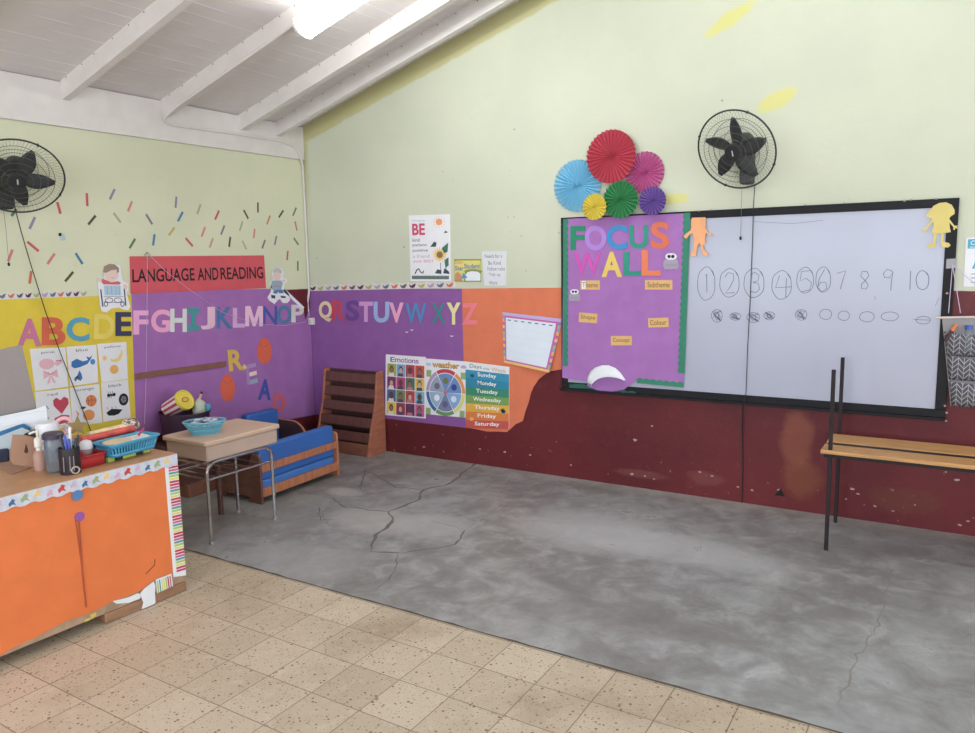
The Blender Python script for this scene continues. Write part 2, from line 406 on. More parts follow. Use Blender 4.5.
# plaster chips in the painted back wall
CHIP = mat('bare_plaster', (180,146,140), .9, .1); mb = MB()
def chip(px, py, r, m=CHIP):
    u, v = BW.px(px, py); n = 9
    mb.sheet(BW, [(u+r*random.uniform(.5,1.2)*math.cos(2*PI*i/n)*.8, v+r*random.uniform(.3,.9)*math.sin(2*PI*i/n)*.7) for i in range(n)], .0003, .0006, m)
for px, py, r in ((635,440,.02),(652,426,.014),(571,465,.015),(752,490,.018),(738,487,.013),(654,479,.012),(632,474,.02),(645,476,.014),(700,472,.02),(712,476,.016),(779,490,.016),(836,502,.012),(846,499,.01),(858,494,.012),(875,506,.014),(893,511,.01),(915,505,.008),(960,525,.016),(968,521,.012),(946,472,.01),(852,489,.02),(480,449,.018),(505,452,.02),(530,455,.014),(424,447,.018),(957,480,.02)): chip(px, py, r)
for px, py, r in ((508,217,.008),(514,217,.008),(510,232,.006),(521,236,.008),(526,271,.008),(453,180,.005),(472,118,.005),(559,233,.008),(404,247,.012)): chip(px, py, r, mat('wall_scuff', (112,104,86), .8, .1))
u, v = BW.px(780, 493); mb.sheet(BW, [(u-.035,v-.02),(u+.035,v-.02),(u+.004,v+.035)], .0003, .0009, mat('black_hole', (30,22,22), .9, 0))
# long hairline crack under the board
mb.stroke(BW, BW.pxs([(743,404),(742,430),(743,462),(742,503)]), .008, .0012, mat('crack_dark', (52,24,28), .9, 0))
struct(mb, 'wall_back_chips')
# ================================================================== PAPER ON THE LEFT WALL
PURPLE = paper('purple_paper', (164,104,176), bump=.5, bs=5)
PURPLE_B = paper('purple_paper_back', (142,86,160), bump=.5, bs=5)
ORANGE = paper('orange_paper', (226,116,80), bump=.4, bs=4)
YELLOW = paper('yellow_paper', (222,192,52), bump=.4, bs=5)
WHITE = paper('white_paper', (226,228,234), var=.03)
CARD = paper('white_card', (228,226,232), var=.02)
def C(name, c, **k): return paper('ink_'+name, c, bump=0, var=0, **k)
INK = C('black', (44,40,44))
def wall_sheet(name, pl, px, d, th, m, label, cat, group=None):
    return tag(MB().sheet(pl, pl.pxs(px), d, th, m).obj(name), label, cat, group)
wall_sheet('paper_sheet', LW, [(-60,302),(98,296),(134,294.5),(136,440),(-60,462)], .0003, .0017, YELLOW, 'yellow backing paper on the left wall behind the flash cards', 'paper')
mb = MB(); mb.sheet(LW, LW.pxs([(131,291),(262,289),(284,288.8),(303,308),(305,320)]) + [(2.488,1.29),(2.488,.26)] + LW.pxs([(291,419),(262,424),(215,430),(136,436)]), .0025, .0015, PURPLE)
lf = LW.pxs([(284,288.5),(304,307.5),(302,309),(282.5,291)]); mb.sheet(LW, lf, .0045, .003, WHITE)
tag(mb.obj('paper_sheet'), 'purple backing paper on the left wall behind letters F to P', 'paper')
# bird patterned scalloped border strips
def border_strip(pl, tl, tr, br, bl, n, label, prints, wavy=True, d=.002):
    q = quad(pl, tl, tr, br, bl); mb = MB()
    top = [(i/(n*4), 1-(.22*abs(math.sin(i/4*PI)) if wavy else 0)) for i in range(n*4+1)]
    mb.sheet(pl, qpoly(q, [(0,0),(1,0)]+top[::-1]), -.0005, d+.0017, paper('border_white', (214,208,204)))
    for i in range(n):
        x = (i+.5)/n; c = prints[i % len(prints)]; w = .40/n
        mb.flat(pl, qpoly(q, [(x-w,.72),(x-w*.3,.46),(x+w*.2,.66),(x+w,.8),(x+w*.6,.22),(x,.06),(x-w*.7,.22)]), d+.0018, c)
    return tag(mb.obj('border_strip'), label, 'border')
PR = [C('print_plum', (92,52,84)), C('print_lime', (168,172,92)), C('print_lilac', (176,150,176)), C('print_slate', (100,110,138)), C('print_coral', (214,110,86)), C('print_grey', (104,92,104))]
border_strip(LW, (-30,293), (87.5,289.5), (87,296.5), (-30,300), 14, 'scalloped bird border strip along the top of the yellow paper', PR)
def letter(ch, pl, tl, tr, br, bl, c, bold, label, d=.0045, th=.002, group=None):
    q = quad(pl, tl, tr, br, bl); mb = MB()
    m = paper('letter_%d_%d_%d' % c, c, var=.05)
    b0 = .0014 if pl is BD else (.0042 if pl is LW else .0034)
    if bold: bold = .014 if ch in 'MWNKX' else .032
    if ch == 'M':
        mb.sheet(pl, qpoly(q, [(0,0),(.21,0),(.21,.60),(.42,.0),(.58,.0),(.79,.60),(.79,0),(1,0),(1,1),(.72,1),(.5,.34),(.28,1),(0,1)]), b0, d+th-b0, m)
        return tag(mb.obj('paper_letter'), label, 'letter', group)
    if ch == 'I':
        mb.sheet(pl, qpoly(q, [(0,0),(1,0),(1,.22),(.72,.22),(.72,.78),(1,.78),(1,1),(0,1),(0,.78),(.28,.78),(.28,.22),(0,.22)]), b0, d+th-b0, m)
        return tag(mb.obj('paper_letter'), label, 'letter', group)
    mb.text(ch, lambda x, y, z: pl.pt(*q(x, y), d+th if z > .5 else b0), m, bold, 1)
    return tag(mb.obj('paper_letter'), label, 'letter', group)
def zb(ox, oy, s, b): # box in a zoomed crop -> photo pixels
    return [(ox+b[0]/s, oy+b[1]/s), (ox+b[2]/s, oy+b[1]/s), (ox+b[2]/s, oy+b[3]/s), (ox+b[0]/s, oy+b[3]/s)]
BD = None
ALPH = [('A',(0,260,4.58),(78,268,188,395),(204,112,152),'pink'), ('B',(0,260,4.58),(190,262,298,390),(222,98,72),'red-orange'), ('C',(0,260,4.58),(303,262,408,372),(82,160,190),'sky blue'), ('D',(0,260,4.58),(428,248,522,362),(228,204,88),'pale yellow'), ('E',(0,260,4.58),(527,238,600,348),(64,66,100),'navy'),
 ('F',(120,240,3.86),(50,272,108,365),(240,166,212),'light pink'), ('G',(120,240,3.86),(118,268,192,357),(240,160,200),'light pink'), ('H',(120,240,3.86),(192,265,256,355),(214,216,212),'white'), ('I',(120,240,3.86),(258,262,305,350),(70,150,156),'teal'), ('J',(120,240,3.86),(310,258,365,345),(228,184,206),'pale pink'), ('K',(120,240,3.86),(372,258,435,342),(70,120,170),'steel blue'), ('L',(120,240,3.86),(434,262,480,338),(216,166,214),'lilac'), ('M',(120,240,3.86),(482,255,550,333),(238,190,216),'pale pink'), ('N',(120,240,3.86),(550,255,605,328),(74,88,176),'blue'), ('O',(120,240,3.86),(605,252,660,325),(80,126,170),'slate blue'), ('P',(120,240,3.86),(660,250,708,318),(212,208,204),'white')]
for ch, (ox, oy, s), b, c, nm in ALPH:
    p = zb(ox, oy, s, b)
    if ch == 'A': p[0] = (p[0][0]+0.5, p[0][1])
    letter(ch, LW, *p, c, .018, '%s paper letter %s in the alphabet row on the left wall' % (nm, ch))
BALPH = [('Q',(67,143,112,215),(232,206,160),'cream'),('R',(112,140,158,210),(206,66,92),'crimson'),('S',(160,140,207,212),(112,70,150),'dark violet'),('T',(207,145,255,215),(206,150,208),'lilac'),('U',(258,145,312,218),(150,178,226),'light blue'),('V',(312,148,362,218),(236,160,198),'pink'),('W',(368,150,442,220),(72,140,196),'blue'),('X',(460,150,508,220),(60,136,140),'teal'),('Y',(512,148,560,225),(226,218,150),'pale yellow'),('Z',(565,150,620,225),(240,120,134),'coral pink')]
for ch, b, c, nm in BALPH:
    letter(ch, BW, *zb(300,260,3.482,b), c, .018, '%s paper letter %s in the alphabet row on the whiteboard wall' % (nm, ch))
# READ letters and the two orange cutouts
RS = (215,330,8.144)
def rot4(p, deg):
    cx = sum(a for a, _ in p)/4; cy = sum(b for _, b in p)/4; a = math.radians(deg)
    return [(cx+(x-cx)*math.cos(a)-(y-cy)*math.sin(a), cy+(x-cx)*math.sin(a)+(y-cy)*math.cos(a)) for x, y in p]
letter('R', LW, *rot4(zb(*RS,(105,158,228,332)),-5), (222,176,72), .02, 'mustard paper letter R, first of the falling word READ')
letter('A', LW, *rot4(zb(*RS,(350,400,455,570)),3), (66,84,176), .02, 'dark blue paper letter A under the patterned E of the word READ')
letter('D', LW, *rot4(zb(*RS,(470,520,568,668)),4), (220,92,92), .012, 'red outlined letter D at the end of the word READ')
q = quad(LW, *rot4(zb(*RS,(252,280,338,442)),-6)); mb = MB()
mb.sheet(LW, qpoly(q, [(0,0),(.28,0),(.28,1),(0,1)]), .004, .0012, paper('ink_e1', (176,130,190)))
for y0, y1, c in ((0,.22,(150,172,196)), (.4,.6,(236,214,190)), (.8,1,(180,140,196))):
    mb.sheet(LW, qpoly(q, [(.28,y0),(1,y0+.06),(1,y1+.06),(.28,y1)]), .004, .0012, paper('e_bar_%d' % c[0], c))
tag(mb.obj('paper_letter'), 'small pastel patterned letter E between the mustard R and blue A', 'letter')
mb = MB(); mb.sheet(LW, qpoly(quad(LW, *zb(*RS,(218,278,260,332))), [(.1,0),(1,.5),(.35,1),(0,.5)]), .0055, .001, paper('yellow_scrap', (226,206,120)))
tag(mb.obj('paper_scrap'), 'tiny yellow paper scrap at the foot of the mustard R', 'paper scrap')
for b, lab in (((338,62,460,278),'orange oval paper cutout to the right of the mustard R'), ((38,358,160,582),'orange oval paper cutout below the wooden batten, left of letter E')):
    q = quad(LW, *zb(*RS,b)); mb = MB()
    mb.sheet(LW, qpoly(q, [(.5+.5*math.sin(2*PI*i/28)*(1-.14*max(0,math.cos(2*PI*i/28))), .5+.5*math.cos(2*PI*i/28)) for i in range(28)]), .004, .0015, paper('orange_cutout', (232,98,70)))
    mb.stroke(LW, qpoly(q, [(.2,.82),(.3,.7),(.5,.66),(.68,.7),(.8,.82)]), .004, .0058, paper('orange_line', (196,76,66)))
    tag(mb.obj('paper_cutout'), lab, 'paper cutout')
# red banner
q = quad(LW, *[(129.2,256.4),(263.5,255.4),(265.6,288.2),(130.2,293.8)]); mb = MB()
mb.sheet(LW, qpoly(q, BOX), .0042, .0023, paper('red_card', (216,82,92)))
for w_, x0, x1 in (('LANGUAGE',.012,.432), ('AND',.455,.612), ('READING',.628,.982)):
    qtext(mb, LW, q, w_, x0, .30-.02*0, x1, .66, INK, .0075, .016)
tag(mb.obj('banner_card'), 'red banner card lettered LANGUAGE AND READING', 'banner')
# wooden batten
mb = MB(); mb.sheet(LW, LW.pxs(zb(120,240,3.86,(55,468,405,488)) and [(134,373.4),(225,361.2),(225,366.5),(134,379.5)]), .005, .012, mat('batten_wood', (136,84,72), .6, .15, 4, stretch=(1,3,40)))
tag(mb.obj('wooden_batten', bevel=.002), 'thin brown wooden batten fixed across the purple paper', 'batten')
# child cutouts
def cutout(pl, pts, label, ox, oy, s, draw):
    mb = MB(); mb.sheet(pl, pl.pxs([(ox+x/s, oy+y/s) for x, y in pts]), .006, .0015, CARD)
    P = lambda l: pl.pxs([(ox+x/s, oy+y/s) for x, y in l], .0075)
    draw(mb, P, pl); return tag(mb.obj('child_cutout'), label, 'paper cutout')
SKIN = C('skin', (226,196,186)); HAIR = C('hair', (150,128,112)); REDI = C('red', (214,96,106)); BLUI = C('bluish', (170,196,216)); DKB = C('navy', (62,72,100)); MIDB = C('midblue', (88,120,176))
def wheel(mb, P, pl):
    d = .0078; o = .0082
    mb.flat(pl, P(ell(470,225,66,66)), d, SKIN)
    mb.flat(pl, P([(395,205),(405,150),(450,128),(500,130),(540,165),(540,200),(520,215),(520,180),(470,185),(420,210)]), o, HAIR)
    mb.stroke(pl, P([(470,250),(485,258),(500,250)]), .003, o, REDI)
    mb.flat(pl, P([(385,262),(420,275),(470,295),(530,285),(560,300),(545,318),(400,315),(380,295)]), d, REDI)
    mb.flat(pl, P([(400,325),(555,325),(560,415),(410,415)]), d, BLUI)
    for x in (430,470,510,540): mb.stroke(pl, P([(x,330),(x+5,410)]), .004, o, C('slateb', (120,160,190)))
    mb.flat(pl, P(ell(365,270,22,24)), d, SKIN); mb.flat(pl, P(ell(598,335,20,24)), d, SKIN)
    mb.stroke(pl, P([(372,360),(392,520)]), .010, o, DKB); mb.stroke(pl, P([(588,355),(602,510)]), .010, o, DKB)
    for cx in (450,530): mb.stroke(pl, P(ell(cx,460,34,22,14)), .005, o, DKB, True)
    for cx in (420,572): mb.stroke(pl, P(ell(cx,495,16,22,12)), .006, o, DKB, True)
    for y in (425,480): mb.stroke(pl, P([(400,y),(580,y)]), .003, o, DKB)
cutout(LW, [(395,175),(420,135),(480,122),(545,140),(560,230),(570,285),(620,310),(622,360),(605,400),(640,520),(620,550),(580,548),(540,528),(470,535),(420,572),(375,560),(360,500),(350,400),(340,300),(332,255),(365,238),(395,265),(400,220)], 'die-cut picture of a child in a wheelchair left of the red banner', 60, 250, 9.1625, wheel)
def stand(mb, P, pl):
    d = .0078; o = .0082
    mb.flat(pl, P(ell(218,215,34,38)), d, SKIN); mb.flat(pl, P([(185,205),(190,185),(225,180),(255,195),(262,170),(235,145),(205,142),(188,165)]), o, C('capgrey', (190,184,186)))
    mb.flat(pl, P([(180,250),(255,248),(268,270),(252,330),(190,330),(165,305)]), d, C('shirt', (146,170,186)))
    mb.stroke(pl, P([(195,295),(250,293)]), .006, o, REDI)
    mb.flat(pl, P([(195,328),(265,322),(275,352),(238,352),(228,338),(220,356),(188,352)]), o, MIDB)
    for a in ((170,365,205,395),(248,372,290,392)): mb.flat(pl, P([(a[0],a[1]),(a[2],a[1]+5),(a[2],a[3]),(a[0]+5,a[3]-3)]), o, DKB)
    mb.flat(pl, P(ell(275,250,12,14)), d, SKIN); mb.flat(pl, P(ell(172,305,10,10)), d, SKIN)
cutout(LW, [(170,200),(185,150),(215,138),(255,150),(272,180),(262,225),(295,235),(298,260),(272,275),(280,320),(312,360),(322,405),(300,432),(262,432),(240,400),(225,405),(195,440),(150,410),(138,385),(160,350),(170,320),(155,305),(162,265),(185,240)], 'die-cut picture of a child in blue shorts right of the red banner', 250, 250, 8.144, stand)
# flash cards
PINK, BLU, SUN, RED, ORG = C('pink', (232,176,190)), C('blue', (60,116,188)), C('sun', (240,196,110)), C('red2', (206,70,92)), C('orange', (232,126,72))
def fcard(px, word, label, draw):
    q = quad(LW, *px); mb = MB(); mb.sheet(LW, qpoly(q, BOX), .0021, .0019, CARD)
    qtext(mb, LW, q, word, .5-.05*len(word), .86, .5+.05*len(word), .93, C('textgrey', (92,90,96)), .0048)
    draw(mb, lambda l: qpoly(q, l)); return tag(mb.obj('flash_card'), label, 'flash card', 'colour flash cards')
D0, D1 = .0048, .0054
def d_pink(mb, P):
    mb.flat(LW, P(ell(.42,.62,.22,.13)), D0, PINK); mb.flat(LW, P([(.62,.62),(.86,.72),(.88,.64),(.72,.54)]), D0, PINK); mb.stroke(LW, P([(.68,.68),(.86,.68)]), .006, D1, REDI)
    mb.flat(LW, P([(.5,.36),(.3,.48),(.28,.26),(.5,.34),(.72,.26),(.7,.48)]), D0, PINK); mb.flat(LW, P([(.46,.32),(.36,.12),(.46,.16),(.5,.3),(.54,.16),(.64,.12),(.54,.32)]), D0, PINK)
    for x in (.34,.42,.58,.66): mb.stroke(LW, P([(.5,.35),(x,.42)]), .003, D1, REDI)
def d_blue(mb, P):
    mb.flat(LW, P([(.1,.5),(.12,.62),(.3,.68),(.5,.6),(.68,.62),(.62,.72),(.74,.68),(.84,.74),(.78,.64),(.66,.52),(.4,.46),(.2,.44)]), D0, BLU)
    mb.flat(LW, P(ell(.84,.56,.09,.075)), D0, C('ball', (74,144,206)))
    mb.flat(LW, P([(.14,.16),(.26,.24),(.36,.38),(.42,.28),(.44,.16),(.36,.1),(.26,.16),(.2,.1)]), D0, BLU); mb.flat(LW, P([(.16,.2),(.3,.26),(.34,.16)]), D1, DKB)
def d_yellow(mb, P):
    for i in range(10):
        a = 2*PI*i/10; mb.flat(LW, P([(.2+.06*math.cos(a-.2),.62+.05*math.sin(a-.2)),(.2+.12*math.cos(a),.62+.1*math.sin(a)),(.2+.06*math.cos(a+.2),.62+.05*math.sin(a+.2))]), D0, SUN)
    mb.flat(LW, P(ell(.2,.62,.06,.05)), D0, SUN)
    mb.flat(LW, P([(.38,.6),(.5,.56),(.66,.6),(.78,.72),(.8,.8),(.84,.78),(.84,.66),(.74,.52),(.56,.48),(.42,.52)]), D0, C('banana', (236,206,116)))
    mb.flat(LW, P(ell(.5,.3,.16,.12)), D0, C('amber', (238,176,92)))
def d_red(mb, P):
    mb.flat(LW, P([(.72,.36),(.5,.6),(.5,.74),(.6,.8),(.72,.72),(.84,.8),(.96,.74),(.96,.6)]), D0, RED)
    mb.flat(LW, P([(.5,.1),(.5,.28),(.72,.34),(.94,.3),(.94,.14),(.7,.06)]), D0, RED); mb.stroke(LW, P([(.56,.2),(.88,.24)]), .006, D1, REDI)
    mb.stroke(LW, P([(.1,.56),(.2,.52),(.3,.62),(.34,.54)]), .006, D0, DKB)
def d_orange(mb, P):
    mb.flat(LW, P(ell(.68,.6,.19,.15)), D0, ORG)
    for l in ([(.5,.6),(.68,.62),(.86,.6)], [(.68,.45),(.7,.6),(.68,.75)], [(.55,.7),(.6,.6),(.56,.5)]): mb.stroke(LW, P(l), .003, D1, DKB)
    mb.flat(LW, P(ell(.56,.24,.2,.14)), D0, C('peach', (236,150,84))); mb.flat(LW, P([(.1,.1),(.18,.3),(.12,.42),(.24,.3)]), D0, ORG)
    mb.flat(LW, P([(.28,.44),(.4,.4),(.5,.46),(.36,.48)]), D1, C('leafdk', (70,80,60)))
def d_black(mb, P):
    for x, r in ((.24,.06),(.34,.045),(.44,.06)): mb.flat(LW, P(ell(x,.66,r,r*.75,12)), D0, INK)
    for x in (.24,.32,.4): mb.stroke(LW, P([(x-.08,.58),(x,.66),(x-.02,.76)]), .003, D0, INK)
    mb.flat(LW, P(ell(.78,.5,.18,.16)), D0, INK); mb.flat(LW, P(ell(.78,.5,.1,.09)), D1, C('rim', (140,140,150)))
    for i in range(5): a = 2*PI*i/5; mb.stroke(LW, P([(.78,.5),(.78+.1*math.cos(a),.5+.09*math.sin(a))]), .004, D1+.0004, INK)
    mb.flat(LW, P([(.12,.22),(.3,.3),(.5,.28),(.72,.24),(.56,.14),(.4,.12),(.2,.14)]), D0, INK)
    for x in (.2,.36,.5): mb.stroke(LW, P([(x,.3),(x-.04,.36)]), .003, D0, INK)
for px, w_, lab, fn in (([(29.5,349),(65,347.3),(68,386.6),(35,391)],'pink','white flash card with pink bow, upper left of the six cards',d_pink), ([(66,347),(96,344.7),(98,382.3),(70,386.3)],'blue','white flash card with blue whale and butterfly',d_blue), ([(97,344),(126,341.8),(127.6,379),(101.5,382.3)],'yellow','white flash card with banana and sun shapes',d_yellow), ([(35,392),(68,388.4),(72,426),(38,432)],'red','white flash card with red heart',d_red), ([(69.5,387.7),(98.7,384),(102,422.7),(72.5,426)],'orange','white flash card with orange basketball',d_orange), ([(101,382.7),(127.7,379.7),(130.3,417.3),(103,422)],'black','white flash card with black ant and tyre',d_black)):
    o = fcard(px, w_, lab, fn)
# coloured paper strips scattered like confetti
S7, S2 = (120,160,4.432), (0,130,4.581)
STR = [(S7,53,183,35,228,'pink','tilted right, topmost between the wall fan and the red banner'), (S7,115,240,143,285,'slate','leaning left just above the left end of the red banner'), (S7,250,162,246,212,'lavender','upright, highest strip over the middle of the red banner'), (S7,278,230,256,272,'blue','tilted right below the upright lavender strip'), (S7,357,197,342,240,'pale tan','steep, right of the upright lavender strip'), (S7,439,224,421,264,'red','tilted right, over the word AND of the banner, topmost there'), (S7,548,222,568,260,'dark olive','leaning left beside the tallest dark upright strip'), (S7,611,188,611,233,'dark olive','perfectly upright, highest strip near the corner conduit'), (S7,665,246,651,285,'salmon','tilted right between two dark strips above the standing child cutout'), (S7,724,223,704,254,'dark green','short, strongly tilted, above the standing child cutout'), (S7,781,211,766,247,'grey green','nearest the corner conduit in the top row'), (S7,776,272,784,313,'salmon','nearest the corner conduit in the second row'), (S7,770,346,791,376,'grey olive','leaning left, nearest the corner conduit in the third row'), (S7,241,299,216,334,'mustard','strongly tilted above the word LANGUAGE'), (S7,153,329,146,379,'blue','nearly upright, just above the left part of the banner'), (S7,67,349,42,391,'green','tilted right, at the top left corner of the banner'), (S7,291,346,322,382,'red','leaning left, just above the middle of the banner'), (S7,377,297,361,340,'pink','tilted right above the word AND'), (S7,412,347,397,388,'tan','low, just above the word AND of the banner'), (S7,463,290,447,331,'slate','tilted right above the word READING, left end'), (S7,489,341,483,385,'dark olive','nearly upright, low above the word READING'), (S7,543,272,530,314,'pale green','faint and steep above the word READING'), (S7,542,358,560,396,'pale grey','faint, leaning left, low above the word READING'), (S7,597,305,592,346,'pink','nearly upright above the right end of the banner'), (S7,643,354,630,392,'grey green','low at the top right corner of the banner'), (S7,694,337,685,377,'slate','directly above the cap of the standing child cutout'), (S7,744,403,740,444,'red','upright, right of the standing child cutout, upper of two'), (S7,788,448,788,491,'green','upright, lowest strip beside the corner conduit'),
 (S2,262,330,277,384,'red','touching the lower right rim of the wall fan'), (S2,397,289,400,349,'red','upright, first strip right of the wall fan'), (S2,525,271,503,318,'lavender','tilted right, highest strip right of the wall fan'), (S2,438,392,404,433,'dark olive','strongly tilted, below the upright red strip near the fan'), (S2,520,380,553,424,'pale grey','faint, leaning left, below the lavender strip near the fan'), (S2,160,399,135,453,'lavender','tilted right, below the rim of the wall fan'), (S2,125,512,177,555,'red','leaning far left below the fan'), (S2,57,548,37,601,'salmon','at the left picture edge behind the pull cord of the fan'), (S2,250,566,217,614,'salmon','tilted right, between the leaning red strip and the blue scrap'), (S2,346,564,378,614,'blue','leaning left above the bird border'), (S2,335,650,298,694,'dark olive','strongly tilted, just above the right end of the bird border'), (S2,143,646,135,704,'orange','low, behind the black fan cord above the bird border'), (S2,76,362,52,394,'green','partly behind the bottom rim of the wall fan')]
SC = {'pink':(216,128,132),'slate':(128,128,138),'lavender':(146,132,162),'blue':(72,128,168),'pale tan':(172,164,128),'red':(206,88,88),'dark olive':(84,88,64),'salmon':(208,124,112),'dark green':(72,88,66),'grey green':(116,126,104),'grey olive':(124,124,100),'mustard':(186,168,84),'green':(92,128,92),'tan':(196,156,124),'pale green':(168,172,140),'pale grey':(172,172,152),'orange':(208,110,80)}
for (ox, oy, s), x0, y0, x1, y1, c, where in STR:
    a, b = LW.px(ox+x0/s, oy+y0/s), LW.px(ox+x1/s, oy+y1/s)
    dx, dy = b[0]-a[0], b[1]-a[1]; l = math.hypot(dx, dy); nx, ny = -dy/l*.0085, dx/l*.0085
    mb = MB(); mb.sheet(LW, [(a[0]+nx,a[1]+ny),(a[0]-nx,a[1]-ny),(b[0]-nx,b[1]-ny),(b[0]+nx,b[1]+ny)], -.0005, .0022, paper('strip_'+c.replace(' ','_'), SC[c]))
    tag(mb.obj('paper_strip'), '%s paper strip %s' % (c, where), 'paper strip', 'confetti strips on the left wall')
mb = MB(); mb.sheet(LW, LW.pxs([(59,233),(64,234),(66,240),(61,241)]), -.0005, .002, paper('pale_blue_scrap', (172,190,204))); mb.sheet(LW, LW.pxs([(58.5,233),(61,233),(61,236),(58.5,236)]), .0015, .004, BLACK)
tag(mb.obj('paper_scrap'), 'tiny pale blue paper scrap with dark pin on the left wall', 'paper scrap')
# ================================================================== PAPER ON THE BACK WALL
mb = MB(); mb.sheet(BW, [(XL+.006,1.474)]+BW.pxs([(462.3,288.6),(463.7,355),(468,428),(386,418.5),(350,416)])+[(XL+.006,.262)], .0003, .0017, PURPLE_B)
tag(mb.obj('paper_sheet'), 'purple backing paper behind letters Q to Y on the whiteboard wall', 'paper')
wall_sheet('paper_sheet', BW, [(462,288.6),(563.5,287.6),(563.5,369),(551,371),(545.5,374),(539,379),(534,386.5),(531,393),(529,402),(526,410),(523,421),(516,424),(510,429.5),(507,432),(498,431.5),(487,431.4),(476,429),(466,427.5),(463.7,356)], .0022, .001, ORANGE, 'orange backing paper with torn lower corner on the whiteboard wall', 'paper')
border_strip(BW, (309.5,285), (455,281), (455,287.6), (309.5,291), 17, 'scalloped bird border strip along the top of the purple paper in the corner', PR)
mb = MB()
for px, py in ((407,332),(452,336),(412,330)): 
    u, v = BW.px(px, py); mb.sheet(BW, [(u-.02,v+.004),(u-.008,v-.006),(u+.012,v-.004),(u+.016,v+.005),(u+.002,v+.001)], .0021, .0006, WHITE)
tag(mb.obj('paper_scrap'), 'white torn scraps on the purple paper below letters T to Y', 'paper scrap')
def poster(px, pl=BW, d=.004, th=.0012, m=None, b0=-.0005):
    q = quad(pl, *px); mb = MB(); mb.sheet(pl, qpoly(q, BOX), b0, d+th-b0, m or CARD); return q, mb
# BE poster
q, mb = poster([(409.2,215.5),(449.8,214.2),(451.2,281.3),(411,281)], d=.006); P = lambda l: qpoly(q, l); d = .0078
TXT = C('softgrey', (108,108,116))
qtext(mb, BW, q, 'Choose to', .08, .905, .40, .935, C('mint', (120,170,150)), d)
qtext(mb, BW, q, 'BE', .08, .70, .40, .875, C('berry', (214,70,110)), d, .03)
for i, (w_, c, x1) in enumerate((('kind',TXT,.26),('patient',TXT,.44),('positive',TXT,.46),('a friend',C('rosegrey', (196,176,186)),.5),('your BEST',C('rose', (216,142,160)),.6))):
    qtext(mb, BW, q, w_, .08, .60-i*.082, x1, .655-i*.082, c, d, .008)
for i in range(12):
    a = 2*PI*i/12; mb.stroke(BW, P([(.75+.1*math.cos(a),.89+.06*math.sin(a)),(.75+.15*math.cos(a),.89+.09*math.sin(a))]), .005, d, C('sunray', (238,190,120)))
mb.flat(BW, P(ell(.75,.89,.08,.05)), d, C('sunorange', (240,150,96)))
LEAF = C('leaf', (64,120,104)); DKL = C('darkleaf', (58,84,88))
for l in ([(.8,.5),(.96,.58),(.94,.44),(.86,.42)], [(.86,.32),(.96,.36),(.96,.24),(.88,.2)]): mb.flat(BW, P(l), d, LEAF)
for i in range(16):
    a = 2*PI*i/16; mb.flat(BW, P([(.75+.1*math.cos(a-.2),.40+.066*math.sin(a-.2)),(.75+.21*math.cos(a),.40+.13*math.sin(a)),(.75+.1*math.cos(a+.2),.40+.066*math.sin(a+.2))]), d, C('petal', (240,192,96)))
mb.flat(BW, P(ell(.75,.40,.11,.072)), d+.0002, C('petal', 0)); mb.flat(BW, P(ell(.75,.40,.075,.05)), d+.0006, C('seed', (128,112,84)))
mb.stroke(BW, P([(.76,.28),(.77,.12)]), .006, d, DKL); mb.stroke(BW, P([(.9,.22),(.88,.12)]), .006, d, DKL)
for l in ([(.62,.12),(.68,.18),(.78,.17),(.78,.11)], [(.82,.12),(.86,.2),(.96,.15),(.98,.11)], [(.52,.52),(.62,.6),(.68,.58),(.66,.52)], [(.86,.72),(.9,.76),(.96,.73)]): mb.flat(BW, P(l), d, DKL)
mb.stroke(BW, P([(.12,.11),(.17,.17),(.22,.19),(.26,.14),(.32,.12),(.34,.16)]), .012, d, DKL)
mb.flat(BW, P([(.04,.03),(.96,.03),(.96,.08),(.04,.08)]), d, C('greengrey', (108,126,118)))
for i in range(28): mb.stroke(BW, P([(.05+i*.033,.03),(.055+i*.033,.09)]), .004, d+.0004, DKL)
tag(mb.obj('poster'), 'tall white poster lettered BE with sunflower and orange sun', 'poster')
# welcome card
q, mb = poster([(454.2,259.2),(481.5,259),(481.6,281.6),(454.8,281.6)], m=paper('card_yellow', (222,206,110))); P = lambda l: qpoly(q, l); d = .0058
mb.flat(BW, P([(0,.94),(1,.94),(1,1),(0,1)]), d, C('olive', (138,150,72)))
qtext(mb, BW, q, 'Dear', .04, .80, .36, .94, REDI, d+.0004); qtext(mb, BW, q, 'Star', .04, .50, .36, .70, MIDB, d+.0004, .02); qtext(mb, BW, q, 'Student', .38, .58, .96, .80, MIDB, d+.0004, .02)
mb.flat(BW, P([(.4,.46)]+[(.7+.36*math.cos(a),.42+.14*math.sin(a)) for a in [PI-.1-i*.28 for i in range(11)]]+[(1,.4),(1,0),(.36,0)]), d, C('moss', (132,150,86)))
mb.flat(BW, P([(.42,.04),(.98,.04),(.98,.34),(.88,.44),(.66,.46),(.5,.42),(.42,.3)]), d+.0004, WHITE)
mb.flat(BW, P([(.02,.02),(.3,.02),(.26,.3),(.14,.44),(.04,.34)]), d, C('rust', (206,140,96))); mb.flat(BW, P([(.26,.12),(.5,.18),(.34,.4)]), d+.0005, C('skyb', (78,146,206)))
mb.stroke(BW, P([(.02,.02),(.98,.02),(.98,.98),(.02,.98)]), .006, d+.0007, C('olive', 0), True)
tag(mb.obj('greeting_card'), 'small yellow greeting card with rainbow arch beside the BE poster', 'card')
